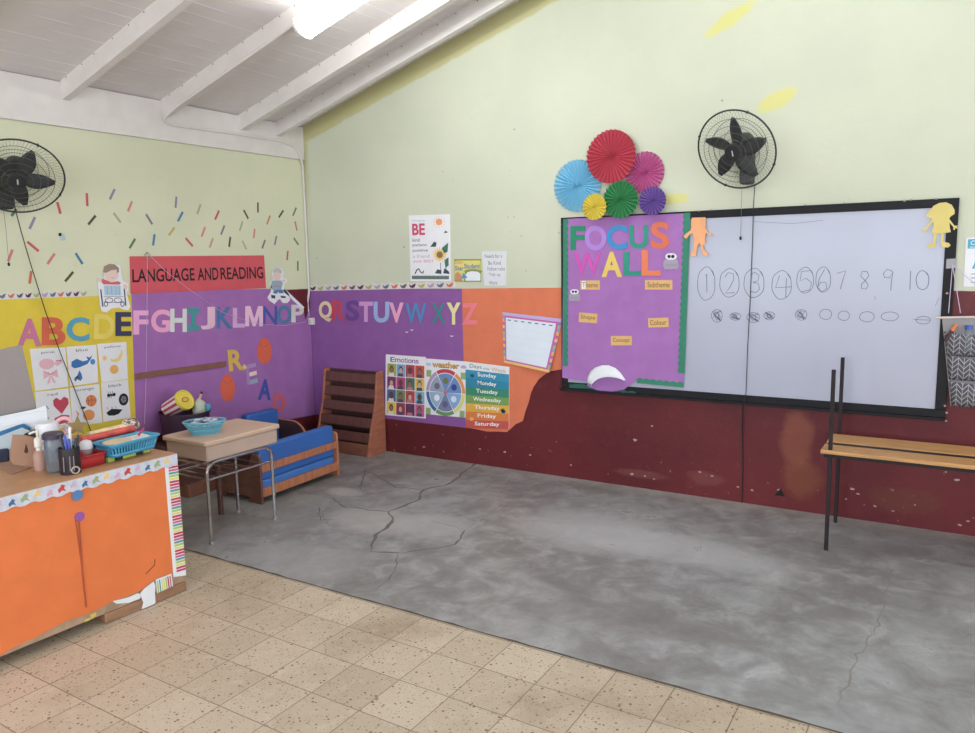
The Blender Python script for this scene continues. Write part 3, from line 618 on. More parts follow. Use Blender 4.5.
# handwritten note
q, mb = poster([(482.2,251.5),(506.5,251.2),(506,285.6),(484.6,285.8)], m=mat('laminated_note', (216,218,224), .18, .02)); d = .0056
for i, (w_, x0, x1, y) in enumerate((('Needs for a',.1,.84,.86),('Be Kind',.24,.78,.66),('Follow rules',.2,.96,.49),('Tidy up',.24,.76,.31),('Work',.24,.62,.08))): qtext(mb, BW, q, w_, x0, y-.05, x1, y+.06, C('bluegrey', (112,112,140)), d)
tag(mb.obj('note_sheet'), 'shiny white handwritten note right of the yellow greeting card', 'note')
# Emotions poster
q, mb = poster([(386.2,354.3),(426,357),(426,418.4),(385.5,414.9)], b0=.0022); P = lambda l: qpoly(q, l); d = .0058
for i, (ch, c) in enumerate(zip('Emotions', ((84,92,130),(150,84,150),(150,84,150),(96,110,150),(206,150,150),(110,110,170),(150,84,150),(160,90,160)))):
    w_ = (.13,.16,.10,.06,.04,.10,.10,.09)[i]; x0 = .12 + sum((.13,.16,.10,.06,.04,.10,.10,.09)[:i])*.92 + (0)
    qtext(mb, BW, q, ch, x0, .885, x0+w_*.86, (.965 if ch in 'Eti' else .945), C('em%d' % c[0], c), d, .015)
CE = [(158,172,72),(120,172,206),(196,62,84),(212,80,74),(126,52,118),(200,70,130),(76,120,102),(222,186,72),(74,104,170),(112,146,92),(204,64,72),(120,176,206),(228,196,74),(178,52,78),(118,44,112),(206,92,150)]
for i, c in enumerate(CE):
    x = .045+(i % 4)*.234; y = .655-(i//4)*.211
    mb.flat(BW, P([(x,y),(x+.222,y),(x+.222,y+.20),(x,y+.20)]), d, C('em_%d_%d' % (c[0], c[1]), c))
    sk = C(*(('fskin1', (150,104,84)), ('fskin2', (206,164,144)), ('fskin3', (104,72,62)))[(i*7) % 3]); sh = C(*(('fsh1', (226,214,210)), ('fsh2', (90,70,110)), ('fsh3', (190,120,130)), ('fsh4', (70,84,110)))[(i*5) % 4])
    mb.flat(BW, P([(x+.03,y),(x+.18,y),(x+.16,y+.055),(x+.05,y+.055)]), d+.0004, sh)
    mb.flat(BW, P(ell(x+.108,y+.11,.056,.054,14)), d+.0005, C('fhair', (92,70,66))); mb.flat(BW, P(ell(x+.108,y+.095,.042,.046,14)), d+.0008, sk)
    mb.flat(BW, P([(x+.05,y+.165),(x+.16,y+.165),(x+.16,y+.175),(x+.05,y+.175)]), d+.0004, C('faintcap', (120,90,90)))
tag(mb.obj('poster'), 'Emotions poster with a grid of sixteen small portraits', 'poster')
# weather poster
q, mb = poster([(426.4,358.4),(467.5,361.5),(465.8,417.6),(425.6,413.9)], d=.0055, b0=.0053); P = lambda l: qpoly(q, l); d = .0073
qtext(mb, BW, q, 'weather', .16, .855, .82, .965, C('brown', (92,62,40)), d, .035); qtext(mb, BW, q, 'weather', .17, .865, .81, .96, C('gold', (222,162,62)), d+.0006, .012)
for cx, c in ((.07,(176,196,226)),(.92,(176,170,206))): mb.flat(BW, P(ell(cx,.90,.07,.03)), d, C('cl%d' % c[2], c))
for cx, cy in ((.09,.74),(.93,.74),(.09,.06),(.93,.06)):
    mb.flat(BW, P([(cx-.07,cy-.06),(cx+.05,cy-.06),(cx+.05,cy+.06),(cx-.07,cy+.06)]), d, C('greenprint', (140,172,110)))
R0 = (.5,.42,.48,.42)
def wedge(a0, a1, r0, r1, n=10): return [(R0[0]+R0[2]*r1*math.cos(a0+(a1-a0)*i/n), R0[1]+R0[3]*r1*math.sin(a0+(a1-a0)*i/n)) for i in range(n+1)] + [(R0[0]+R0[2]*r0*math.cos(a1-(a1-a0)*i/n), R0[1]+R0[3]*r0*math.sin(a1-(a1-a0)*i/n)) for i in range(n+1)]
mb.flat(BW, P(ell(*R0, 40)), d+.0003, WHITE)
for i, (c, cc) in enumerate((((234,150,80),(110,140,196)),((200,66,80),(126,156,196)),((176,150,190),(150,160,186)),((52,108,176),(150,176,206)),((104,150,96),(120,128,170)),((218,214,110),(130,166,220)))):
    a0 = i*PI/3+.02; a1 = a0+PI/3-.04
    mb.flat(BW, P(wedge(a0, a1, .84, 1)), d+.0006, C('wr%d' % c[0], c)); mb.flat(BW, P(wedge(a0, a1, .06, .81)), d+.0006, C('wc%d' % cc[2], cc))
    am = (a0+a1)/2
    mb.flat(BW, P(ell(R0[0]+R0[2]*.5*math.cos(am), R0[1]+R0[3]*.5*math.sin(am), .07,.06,10)), d+.0009, C('wp%d' % i, ((54,76,160),(110,122,84),(106,108,130),(226,230,240),(96,100,140),(206,224,244))[i]))
mb.flat(BW, P(ell(.5,.42,.04,.035,12)), d+.0012, REDI)
tag(mb.obj('poster'), 'weather wheel poster with six picture wedges', 'poster')
# days of the week poster
q, mb = poster([(465.9,361.4),(509.6,366.9),(509.2,428.9),(466.4,427.8)], d=.006, b0=.0034); P = lambda l: qpoly(q, l); d = .0078
qtext(mb, BW, q, 'Days', .1, .90, .38, .975, C('tealgrey', (110,150,160)), d, .01); qtext(mb, BW, q, 'of the', .42, .91, .56, .95, C('softgrey', 0), d); qtext(mb, BW, q, 'Week', .60, .895, .94, .965, C('peachgrey', (206,170,140)), d, .01)
DAYS = [('Sunday',(52,146,186)),('Monday',(46,134,170)),('Tuesday',(54,140,112)),('Wednesday',(118,160,82)),('Thursday',(226,170,62)),('Friday',(226,122,60)),('Saturday',(206,84,80))]
for i, (w_, c) in enumerate(DAYS):
    y0 = .88-.126*(i+1)+.002; mb.flat(BW, P([(0,y0),(1,y0),(1,y0+.126),(0,y0+.126)]), d, C('day%d' % i, c))
    l = len(w_)*.036; qtext(mb, BW, q, w_, .5-l, y0+.025, .5+l, y0+.105, C('cream', (244,240,236)), d+.0006, .012)
for x, y, c in ((.16,.80,(40,90,120)),(.86,.30,(104,104,90)),(.88,.28,(90,90,80)),(.14,.14,(240,170,90))): mb.flat(BW, P(ell(x,y,.05,.03,10)), d+.0006, C('dp%d' % c[1], c))
tag(mb.obj('poster'), 'rainbow striped poster listing Sunday to Saturday', 'poster')
# blank calendar chart, corner peeling off the wall
def chart():
    mb = MB(); N = 12; tl, tr, br, bl = [BW.px(*p) for p in ((502.9,312.1),(562.6,318.9),(551.4,371.8),(504.5,362.4))]
    def P3(x, y, e=0):
        u = (tl[0]*(1-x)+tr[0]*x)*y + (bl[0]*(1-x)+br[0]*x)*(1-y); v = (tl[1]*(1-x)+tr[1]*x)*y + (bl[1]*(1-x)+br[1]*x)*(1-y)
        return BW.pt(u, v, .007 + .035*(1-y)**2*x + e)
    def patch(x0, y0, x1, y1, e, m, n=8):
        vs = [P3(x0+(x1-x0)*i/n, y0+(y1-y0)*j/n, e) for j in range(n+1) for i in range(n+1)]
        mb.add(vs, [(j*(n+1)+i, j*(n+1)+i+1, (j+1)*(n+1)+i+1, (j+1)*(n+1)+i) for j in range(n) for i in range(n)], m)
    lil = paper('chart_lilac', (196,170,222)); patch(0,0,1,1,0,lil); patch(0,0,1,1,-.0015,WHITE)
    cols = [C('ch%d' % i, c) for i, c in enumerate(((206,96,170),(240,176,80),(120,160,206),(150,190,110),(160,110,190),(236,190,110)))]
    for i in range(16):
        patch(0,i/16,.035,(i+1)/16,.001,cols[i % 6],2); patch(.955,i/16,1,(i+1)/16,.001,cols[(i+2) % 6],2)
    patch(0,0,1,.045,.0012,C('chy', (236,190,104))); patch(0,.955,1,1,.0012,C('chl', (186,170,226)))
    patch(.035,.045,.955,.94,.0018,cols[0]); patch(.06,.075,.92,.905,.0026,paper('chart_white', (216,224,238), var=.02, bump=.1))
    for i in range(7): patch(.09+i*.12,.85,.15+i*.12,.868,.0034,C('chk', (70,66,86)),1)
    for i in range(1,5): patch(.09,.85-i*.15,.90,.853-i*.15,.0034,C('chg', (196,204,216)),4)
    return tag(mb.obj('wall_chart'), 'blank white week chart with bright checked border peeling off the orange paper', 'chart')
chart()
# paper rosettes
def rosette(px, py, rpx, c, label, d, n):
    u, v = BW.px(px, py, d); R = rpx*(BW.px(px+1, py, d)[0]-u)*.5 + rpx*(v-BW.px(px, py+1, d)[1])*.5
    mb = MB(); vs = [BW.pt(u, v, d+.012)]; m = paper('rosette_%d_%d' % c[:2], c, var=.04, bump=0)
    for i in range(2*n):
        a = PI*i/n; rr = R*(1.0 if i % 2 else .985); r0 = R*.16
        vs.append(BW.pt(u+r0*math.cos(a), v+r0*math.sin(a), d+(.016 if i % 2 else .006)))
        h = .042 if i % 2 else .0
        vs.append(BW.pt(u+rr*math.cos(a), v+rr*math.sin(a), d+h*(.5+R)))
    fs = []
    for i in range(2*n):
        j = (i+1) % (2*n); fs += [(0, 1+2*i, 1+2*j), (1+2*i, 2+2*i, 2+2*j, 1+2*j)]
    mb.add(vs, fs, m); o = mb.obj('paper_rosette', smooth=5)
    return tag(o, label, 'paper rosette', 'pleated paper rosettes')
rosette(578,185.8,24.6,(124,196,230),'light blue pleated paper rosette, leftmost above the FOCUS WALL display',-.003,34)
rosette(645,172.8,20.5,(206,92,156),'pink pleated paper rosette right of the big red one',-.003,28)
rosette(611.6,156.8,25.8,(208,72,92),'large red pleated paper rosette at the top of the cluster',.031,34)
rosette(621,199.8,18.2,(56,144,84),'green pleated paper rosette at the centre below the red one',.062,24)
rosette(595,207,12.6,(228,206,72),'small yellow pleated paper rosette at the lower left of the cluster',.088,20)
rosette(653,201,14,(126,92,178),'small violet pleated paper rosette at the lower right of the cluster',.066,22)
# ================================================================== WHITEBOARD
WB = root('whiteboard', 'long black-framed whiteboard with circled numbers on the cream and maroon wall', 'whiteboard')
u0, u1, v0, v1 = .540, 3.102, .716, 2.018
WBM = mat('whiteboard_gloss', (168,170,192), .28, .03, 1.2)
mb = MB(); mb.sheet(BW, [(u0+.02,v0+.02),(u1-.02,v0+.02),(u1-.02,v1-.02),(u0+.02,v1-.02)], .004, .012, WBM); mb.obj('board_panel', WB)
mb = MB(); fw = .052
for l in ([(u0,v1-fw),(u1,v1-fw),(u1,v1),(u0,v1)], [(u0,v0),(u1,v0),(u1,v0+.05),(u0,v0+.05)], [(u0,v0+.05),(u0+fw,v0+.05),(u0+fw,v1-fw),(u0,v1-fw)], [(u1-.058,v0+.05),(u1,v0+.05),(u1,v1-fw),(u1-.058,v1-fw)]): mb.sheet(BW, l, .003, .022, BLACK)
for px, py in ((700,211),(712,210),(806,205),(845,203),(905,201),(911,200),(936,199),(947,293),(947,412),(946,420),(945,405)):
    a, b = BW.px(px, py); mb.flat(BW, [(a+.008*math.cos(t)*random.uniform(.5,1.2), b+.007*math.sin(t)*random.uniform(.5,1.2)) for t in [i*PI/3.5 for i in range(7)]], .0256, CHIP)
mb.obj('board_frame', WB, bevel=.003)
mb = MB(); mb.box((u0+.0,YB-.062,v0-.012), (u1,YB-.003,v0+.004), BLACK); mb.obj('marker_tray', WB, bevel=.003)
MK = mat('marker_ink', (84,86,104), .5, 0); S6 = (680,180,2.932)
mb = MB(); DW = .0166
def mk(pts, w=.006, closed=False): mb.stroke(BW, pts, w, DW, MK, closed)
def wpx(l): return [BW.px(S6[0]+x/S6[2], S6[1]+y/S6[2], DW) for x, y in l]
def wob(cx, cy, rx, ry, n=22, a0=.9, over=.35): return [(cx+rx*math.cos(a0-(2*PI+over)*i/n)*(1+.03*math.sin(i*1.7)), cy-ry*math.sin(a0-(2*PI+over)*i/n)*(1+.03*math.cos(i*1.3))) for i in range(n+1)]
circ = dict(zip((1,2,3,4,5,6), ((77,304,26,49),(145,302,29,42),(217,302,30,43),(298,308,29,42),(367,294,25,38),(420,292,22,37))))
dig = {1:[[(73,282),(78,276),(79,330)]], 2:[[(132,285),(140,272),(156,274),(158,290),(146,315),(133,332),(160,330)]], 3:[[(207,280),(218,270),(232,280),(228,296),(214,300)],[(214,300),(230,304),(233,320),(222,330),(206,326)]], 4:[[(292,280),(280,316),(326,313)],[(312,288),(310,345)]], 5:[[(380,266),(356,268),(352,296),(370,288),(386,302),(380,322),(356,328)]], 6:[[(424,262),(408,290),(404,315),(416,328),(430,318),(428,300),(412,300),(405,312)]], 7:[[(460,274),(486,266),(478,292),(470,320)]], 8:[[(548,268),(534,268),(530,282),(542,294),(552,308),(546,320),(532,318),(532,306),(544,294),(554,280),(548,268)]], 9:[[(624,268),(608,262),(596,274),(600,286),(614,286),(624,270),(620,296),(618,324)]], 10:[[(676,266),(674,322)]]}
for k_, ls in dig.items():
    mb = MB()
    for l in ls: mk(wpx(l), .0038)
    if k_ in circ: mk(wpx(wob(*circ[k_])), .0036)
    if k_ == 10: mk(wpx(wob(711,294,19,28,18)), .0038)
    mb.obj('marker_number', WB)
for cx, cy, rx, ry in ((427,394,18,15),(480,398,17,14),(548,401,22,15),(615,400,26,13),(713,411,21,11)):
    mb = MB(); mk(wpx(wob(cx,cy,rx,ry,16)), .0032)
    if cx == 713: mk(wpx([(685,409),(735,411)]), .003)
    mb.obj('marker_oval', WB)
for cx, cy, rx, ry in ((108,398,16,19),(162,400,16,11),(215,403,19,15),(262,398,16,12),(355,395,17,16)):
    mb = MB(); mk(wpx(wob(cx,cy,rx,ry,14)), .0032)
    for i in range(2): mk(wpx([(cx+rx*.85*math.sin(j*2.4+i+cx), cy+ry*.85*math.cos(j*1.9+i*2+cx)) for j in range(9)]), .003)
    mb.obj('marker_oval', WB)
mb = MB()
for l in ([(748,370),(760,345)],[(215,122),(330,128),(420,118)],[(570,340),(573,352)]): mk(wpx(l), .002)
mb.obj('marker_streak', WB)
# ================================================================== FOCUS WALL DISPLAY
FB = root('display_board', 'purple FOCUS WALL paper display with green scalloped edges covering the left end of the whiteboard', 'display')
d = 0
BD = Plane((0,YB-.0265,0), (1,0,0), (0,-1,0))   # the face of the paper-covered board
FP = paper('purple_paper_bright', (168,108,184), bump=.5, bs=4); FG = paper('green_border', (54,132,106))
q = quad(BD, (563.5,219), (688,213.2), (683.6,386.2), (562.4,377.6))
mb = MB()
bottom = BD.pxs([(562.3,377.6),(569,378.8),(586,381),(588,386),(592,388),(600,391),(608,392),(616,391),(624,389.5),(632,383),(636,380.5),(650,381.5),(670,384),(683.6,386.2)])
mb.sheet(BD, bottom + [BD.px(688,213.2), BD.px(563.5,219)], d, .0012, FP); mb.obj('purple_backing', FB)
def scallop(pl, a, b, w, n, side, d, th, m, mb):
    """strip from a to b whose one edge is scalloped"""
    dx, dy = b[0]-a[0], b[1]-a[1]; l = math.hypot(dx, dy); nx, ny = -dy/l*side, dx/l*side
    inner = [(a[0]+dx*i/(6*n)+nx*(w+.011*abs(math.sin(PI*i/6))), a[1]+dy*i/(6*n)+ny*(w+.011*abs(math.sin(PI*i/6)))) for i in range(6*n+1)]
    mb.sheet(pl, [a, b]+inner[::-1], d, th, m)
mb = MB(); scallop(BD, BD.px(563.2,219), BD.px(563.2,366), .034, 22, 1, d+.0016, .0015, FG, mb); mb.obj('green_edge', FB)
mb = MB(); scallop(BD, BD.px(690.5,212.6), BD.px(684.6,373.5), .040, 24, -1, d+.0016, .0015, FG, mb); mb.obj('green_edge', FB)
mb = MB(); scallop(BD, BD.px(683.4,387.6), BD.px(637,383), .030, 7, -1, d+.0016, .0015, FG, mb); mb.obj('green_edge', FB)
mb = MB(); scallop(BD, BD.px(571,387), BD.px(636,394.5), .012, 8, 1, d-.0016, .0012, paper('green_border_dark', (44,96,84)), mb); mb.obj('green_edge', FB)
# curled-over flap of the purple sheet showing its white back
mb = MB(); fz = lambda l: BD.pxs([(560+x/6.964, 350+y/6.964) for x, y in l])
outer = fz([(222,247),(188,225),(192,190),(212,150),(245,122),(290,107),(340,106),(385,124),(420,155),(445,190),(457,207)])
inner = fz([(226,250),(238,228),(258,210),(282,196),(308,188),(335,184),(362,184),(390,187),(415,192),(438,199),(458,209)])
n = len(outer); vs = []
for j in range(5):
    t = j/4
    for (a, b), (a2, b2) in zip(outer, inner): vs.append(BD.pt(a+(a2-a)*t, b+(b2-b)*t, d+.003+.030*t*t))
mb.add(vs, [(j*n+i, (j+1)*n+i, (j+1)*n+i+1, j*n+i+1) for j in range(4) for i in range(n-1)], WHITE)
o = mb.obj('curled_flap', FB); o['label'] = 'white underside of the curled paper'; so = o.modifiers.new('thick', 'SOLIDIFY'); so.thickness = .001; so.offset = -1
mb = MB(); mb.sheet(BD, fz([(66,240),(110,236),(160,238),(205,250),(222,262),(300,288),(290,298),(215,268),(150,268),(66,262)]), d-.0004, .001, paper('green_border_dark', 0)); mb.obj('green_edge', FB)
for ch, b, cc, nm in (('F',(125,432,185,530),(40,140,104),'green'),('O',(183,430,272,532),(176,130,220),'lilac'),('C',(272,428,357,528),(58,142,206),'blue'),('U',(365,428,442,525),(50,148,132),'teal'),('S',(452,415,528,525),(226,112,82),'orange')):
    letter(ch, BD, *zb(540,120,4.075,b), cc, .02, '%s paper letter %s in the word FOCUS' % (nm, ch), d=d+.004)
for ch, b, cc, nm in (('W',(140,540,248,632),(218,80,186),'magenta W, first letter'),('A',(252,537,335,640),(230,196,88),'yellow A, second letter'),('L',(340,538,412,635),(48,150,128),'green L, third letter'),('L',(415,530,492,635),(238,124,84),'orange L, last letter')):
    letter(ch, BD, *zb(540,120,4.075,b), cc, .02, 'paper cutout %s of the word WALL' % nm, d=d+.004)
CARDY = paper('word_card', (226,176,108))
for w_, b, lab in (('Theme',(160,107,262,155),'orange word card Theme under the letter W'),('Subtheme',(498,105,642,155),'orange word card Subtheme under the orange letter L'),('Shape',(152,278,248,328),'orange word card Shape at the left of the purple display'),('Colour',(515,303,622,352),'orange word card Colour at the right of the purple display'),('Concept',(320,398,430,447),'orange word card Concept at the lower middle of the purple display')):
    p = zb(550,260,5.2375,b); q = quad(BD, *rot4(p, {'Shape':4,'Colour':-2}.get(w_, 0))); mb = MB(); mb.sheet(BD, qpoly(q, BOX), d+.003, .0012, CARDY)
    if w_ == 'Theme': mb.flat(BD, qpoly(q, [(.08,.08),(.28,.08),(.28,.92),(.08,.92)]), d+.0046, WHITE)
    qtext(mb, BD, q, w_, .1, .24, .9, .8, C('brownink', (120,88,60)), d+.005, .0)
    tag(mb.obj('word_card'), lab, 'word card')
for b, lab in (((503,540,567,610),'grey paper owl at the upper right of the purple display'),((118,688,166,738),'grey paper owl at the left edge of the purple display')):
    q = quad(BD, *zb(540,120,4.075,b)); mb = MB()
    mb.sheet(BD, qpoly(q, [(.12,.0),(.3,.05),(.5,.0),(.7,.05),(.88,0),(1,.2),(.95,.5),(.86,.6),(.9,.85),(.72,1),(.5,.94),(.28,1),(.12,.85),(.16,.6),(.03,.5),(0,.2)]), d+.004, .002, paper('owl_grey', (166,154,176)))
    mb.flat(BD, qpoly(q, ell(.5,.76,.36,.2)), d+.0066, WHITE)
    for x in (.38,.62): mb.flat(BD, qpoly(q, ell(x,.77,.11,.1,12)), d+.0072, INK)
    mb.flat(BD, qpoly(q, [(.45,.62),(.55,.62),(.5,.54)]), d+.0074, SUN)
    for i in range(6): mb.stroke(BD, qpoly(q, [(.2+.12*i,.3),(.23+.12*i,.22),(.26+.12*i,.3)]), .003, d+.0068, C('owlline', (130,120,142)))
    tag(mb.obj('paper_owl'), lab, 'paper owl')
# paper children on the board
S8 = (680,195,9.1625)
mb = MB(); mb.sheet(BD, BD.pxs([(S8[0]+x/S8[2], S8[1]+y/S8[2]) for x, y in [(110,208),(235,204),(242,225),(235,250),(240,280),(228,300),(250,318),(262,345),(298,350),(290,380),(270,370),(240,345),(232,400),(236,450),(215,460),(218,500),(250,520),(265,545),(245,558),(210,545),(195,470),(180,440),(162,470),(150,540),(148,558),(95,560),(100,540),(128,500),(128,400),(118,350),(90,362),(62,400),(40,392),(36,372),(62,352),(95,325),(112,300),(105,260)]]), .0045, .0015, paper('orange_figure', (244,168,116)))
tag(mb.obj('paper_figure'), 'plain pale orange paper child cutout at the top left of the whiteboard', 'paper cutout')
S5 = (905,190,10.471)
mb = MB(); mb.sheet(BD, BD.pxs([(S5[0]+x/S5[2], S5[1]+y/S5[2]) for x, y in [(300,165),(360,135),(430,128),(490,155),(520,210),(520,250),(480,275),(462,300),(500,350),(520,375),(558,372),(545,385),(552,410),(530,395),(520,420),(505,415),(508,390),(465,340),(470,400),(480,440),(440,448),(405,448),(400,540),(460,555),(480,580),(450,602),(390,598),(375,560),(378,455),(340,455),(320,540),(325,585),(280,608),(232,595),(230,570),(290,560),(305,455),(275,450),(300,380),(298,330),(260,370),(215,430),(185,440),(180,415),(210,400),(255,340),(290,300),(215,280),(250,225)]]), .0, .0015, paper('yellow_figure', (218,196,112)))
tag(mb.obj('paper_figure'), 'yellow paper girl cutout on the top right corner of the whiteboard frame', 'paper cutout')
# poster at the right picture edge
q = quad(BW, (966,238), (1002,236), (999,287), (963.5,286.5)); mb = MB(); mb.sheet(BW, qpoly(q, BOX), -.0005, .004, CARD); d2 = .0043
CY = C('cyan', (80,170,204)); mb.flat(BW, qpoly(q, [(.06,.78),(.94,.78),(.94,.97),(.06,.97)]), d2, CY)
qtext(mb, BW, q, 'C', .14, .85, .26, .94, WHITE, d2+.0006, .01)
for x0, x1, y in ((.12,.5,.8),): mb.flat(BW, qpoly(q, [(x0,y),(x1,y),(x1,y+.015),(x0,y+.015)]), d2+.0006, WHITE)
mb.stroke(BW, qpoly(q, [(.24,.38),(.36,.56),(.5,.56),(.52,.38)]), .012, d2, CY, True)
for y in (.25,.17,.08): mb.flat(BW, qpoly(q, [(.2,y),(.8,y),(.8,y+.02),(.2,y+.02)]), d2, C('greyline', (150,170,190)))
tag(mb.obj('poster'), 'white and cyan poster right of the whiteboard, above the maroon paint', 'poster')
# ================================================================== WALL FANS
FANB = mat('fan_black_plastic', (44,44,48), .45, .06); WIRE = mat('fan_wire', (86,90,84), .5, .05)
def wall_fan(P, n, mount, pl, label, spin, R=.253):
    F = root('wall_fan', label, 'fan')
    M = frame_M(P, n)
    mb = MB(); mb.M = M
    ring = lambda r, z, k=40: [(r*math.cos(2*PI*i/k), r*math.sin(2*PI*i/k), z) for i in range(k)]
    mb.tube(ring(R, 0, 56), .0055, FANB, 8, True)
    prof = lambda r: .055*(1-(r/R)**2.2)
    for r in (.085,.125,.165,.205): mb.tube(ring(r, prof(r)), .0017, WIRE, 5, True)
    for r in (.12,.18): mb.tube(ring(r, -.09*(1-(r/R)**3)), .0018, WIRE, 5, True)
    for i in range(84):
        a = 2*PI*i/84; tw = .35
        mb.tube([(r*math.cos(a+tw*(R-r)/R), r*math.sin(a+tw*(R-r)/R), prof(r)) for r in (.048,.12,.19,R)], .0006, WIRE, 4)
    for i in range(60):
        a = 2*PI*i/60; mb.tube([(r*math.cos(a), r*math.sin(a), -.09*(1-(r/R)**3)) for r in (.06,.15,.21,R)], .0006, WIRE, 4)
    for i in range(4):
        a = PI/4+i*PI/2+.3; mb.box((R*math.cos(a)-.006,R*math.sin(a)-.006,-.008), (R*math.cos(a)+.006,R*math.sin(a)+.006,.008), FANB)
    mb.obj('grille', F)
    mb = MB(); mb.M = M; mb.lathe([(.0,.048),(.040,.052),(.052,.05),(.054,.04),(.05,.036),(0,.036)], FANB, seg=28, caps=False); o = mb.obj('front_badge', F)
    mb = MB(); mb.M = M; mb.box((-.004,-.020,.0525), (.004,.016,.0535), mat('badge_silver', (190,190,196), .4, 0)); mb.obj('badge_mark', o)
    mb = MB(); mb.M = M; mb.lathe([(0,.034),(.036,.034),(.046,.02),(.048,-.035),(0,-.035)], FANB, seg=24, caps=False); mb.obj('hub', F)
    for i in range(5):
        a = spin+2*PI*i/5; mb = MB(); vs = []; n1, n2 = 9, 5
        for j in range(n1):
            t = j/(n1-1); r = .04+.165*t; w = .013+.033*math.sin(PI*min(1,(.12+.92*t)))**.8*(1 if t < .97 else .5)
            for k in range(n2):
                s = (k/(n2-1)-.5)*2; y = s*w + .03*t*t; z = s*w*-.42*(1-.4*t)
                vs.append((r*math.cos(a)-y*math.sin(a), r*math.sin(a)+y*math.cos(a), z))
        mb.M = M; mb.add(vs, [(j*n2+k, j*n2+k+1, (j+1)*n2+k+1, (j+1)*n2+k) for j in range(n1-1) for k in range(n2-1)], FANB)
        o = mb.obj('blade', F, smooth=60); so = o.modifiers.new('thick', 'SOLIDIFY'); so.thickness = .003
    mb = MB(); mb.M = M; mb.lathe([(0,-.04),(.05,-.04),(.062,-.06),(.064,-.13),(.05,-.165),(.02,-.175),(0,-.175)], FANB, seg=28, caps=False); mb.obj('motor_housing', F)
    # wall mount and arm
    (mu, mv), mw, mh = mount[:2], mount[2], mount[3]
    mb = MB(); mb.sheet(pl, [(mu+x, mv+y) for x, y in rrect(-mw/2, -mh/2, mw/2, mh/2, .02)], 0, .075, FANB); mb.obj('wall_mount', F, bevel=.008)
    mb = MB(); b = M @ Vector((0,0,-.11)); mb.tube([pl.pt(mu, mv+mh*.1, .07), pl.pt(mu, mv+mh*.3, .09).lerp(b, .35), b], [.030,.030,.024], FANB, 12); mb.obj('neck', F)
    return F
Pb = CAM + ray(736,150)*((2.20-CAM.y)/ray(736,150).y)
mb_u, mb_v = BW.px(747, 166, .05)
wall_fan(Pb, (-.20,-.88,-.46), (mb_u, mb_v, .085, .235), BW, 'black wall fan above the whiteboard', .05)
Pl = CAM + ray(17,177)*((-1.87-CAM.x)/ray(17,177).x)
ml_u, ml_v = LW.px(3, 190, .05)
wall_fan(Pl, (.70,-.34,-.62), (ml_u, ml_v, .10, .24), LW, 'black wall fan on the left wall over the yellow paper', -.30, .26)
CORD = mat('black_cord', (40,36,36), .6, 0); GCORD = mat('grey_cord', (120,112,108), .6, 0); WCORD = mat('white_cord', (206,178,210), .6, 0)
def cord(pl, px, d, r, m, name, label, cat='cord', extra=None):
    ds = d if isinstance(d, list) else [d]*len(px)
    P = [pl.pt(*pl.px(x, y, dd), dd) for (x, y), dd in zip(px, ds)]
    mb = MB(); mb.tube(P, r, m, 6)
    if extra: extra(mb, P)
    return tag(mb.obj(name), label, cat)
cord(BW, [(755,184),(753.5,205),(752.5,240),(750,303),(747.5,350),(746,392),(745.2,396),(744,404),(743.2,414),(743,440),(742.2,500)], [.02,.03,.03,.03,.03,.036,.071,.071,.02,.012,.008], .0028, CORD, 'power_cord', 'black fan cord running down across the whiteboard to the floor')
def tip(mb, P): mb.lathe([(0,-.014),(.007,-.01),(.007,.006),(0,.012)], BLACK, P[-1], 10, caps=False)
cord(BW, [(742,187),(741.5,205),(741,220),(740.5,238)], .032, .0014, GCORD, 'pull_cord', 'thin fan pull cord with black tip hanging over the whiteboard', 'pull cord', tip)
cord(LW, [(12,186),(15,208),(21,231),(30,262),(45,310),(60,352),(78,398),(92,434)], [.06,.05,.035,.03,.03,.03,.02,.02], .0032, CORD, 'power_cord', 'black fan cord slanting down over the yellow paper and letter B')
cord(LW, [(3,206),(6,230),(8.8,264)], .05, .0014, GCORD, 'pull_cord', 'thin pull cord with dark tip below the left wall fan', 'pull cord', tip)
mb = MB(); hk = LW.pt(*LW.px(147.5,256,.012), .012)
a = LW.pxs([(147.5,254),(147,300),(146.5,340),(146,380),(144.5,424)], .012); mb.tube([LW.pt(*p, .012) for p in a], .0018, WCORD, 6)
tag(mb.obj('hanging_string'), 'pale string hanging straight down from the hook at the red banner', 'cord')
mb = MB(); a = LW.pxs([(150,256),(168,273),(190,290),(222,312),(247,321),(263,324.5),(285,325.5),(305,322)], .0125); mb.tube([LW.pt(*p, .0125) for p in a], .0018, WCORD, 6)
tag(mb.obj('hanging_string'), 'pale string drooping from the hook across letters J to P to the corner outlet', 'cord')
mb = MB(); mb.tube([hk+LW.U*(.022*math.cos(2*PI*i/16))+Vector((0,0,.022*math.sin(2*PI*i/16))) for i in range(16)], .0028, mat('hook_metal', (150,140,120), .4, 0), 6, True); mb.box(tuple(hk+Vector((-.006,-.004,.018))), tuple(hk+Vector((.004,.004,.03))), mat('hook_metal', 0))
tag(mb.obj('cord_hook'), 'small round wire hook at the top left of the red banner', 'hook')
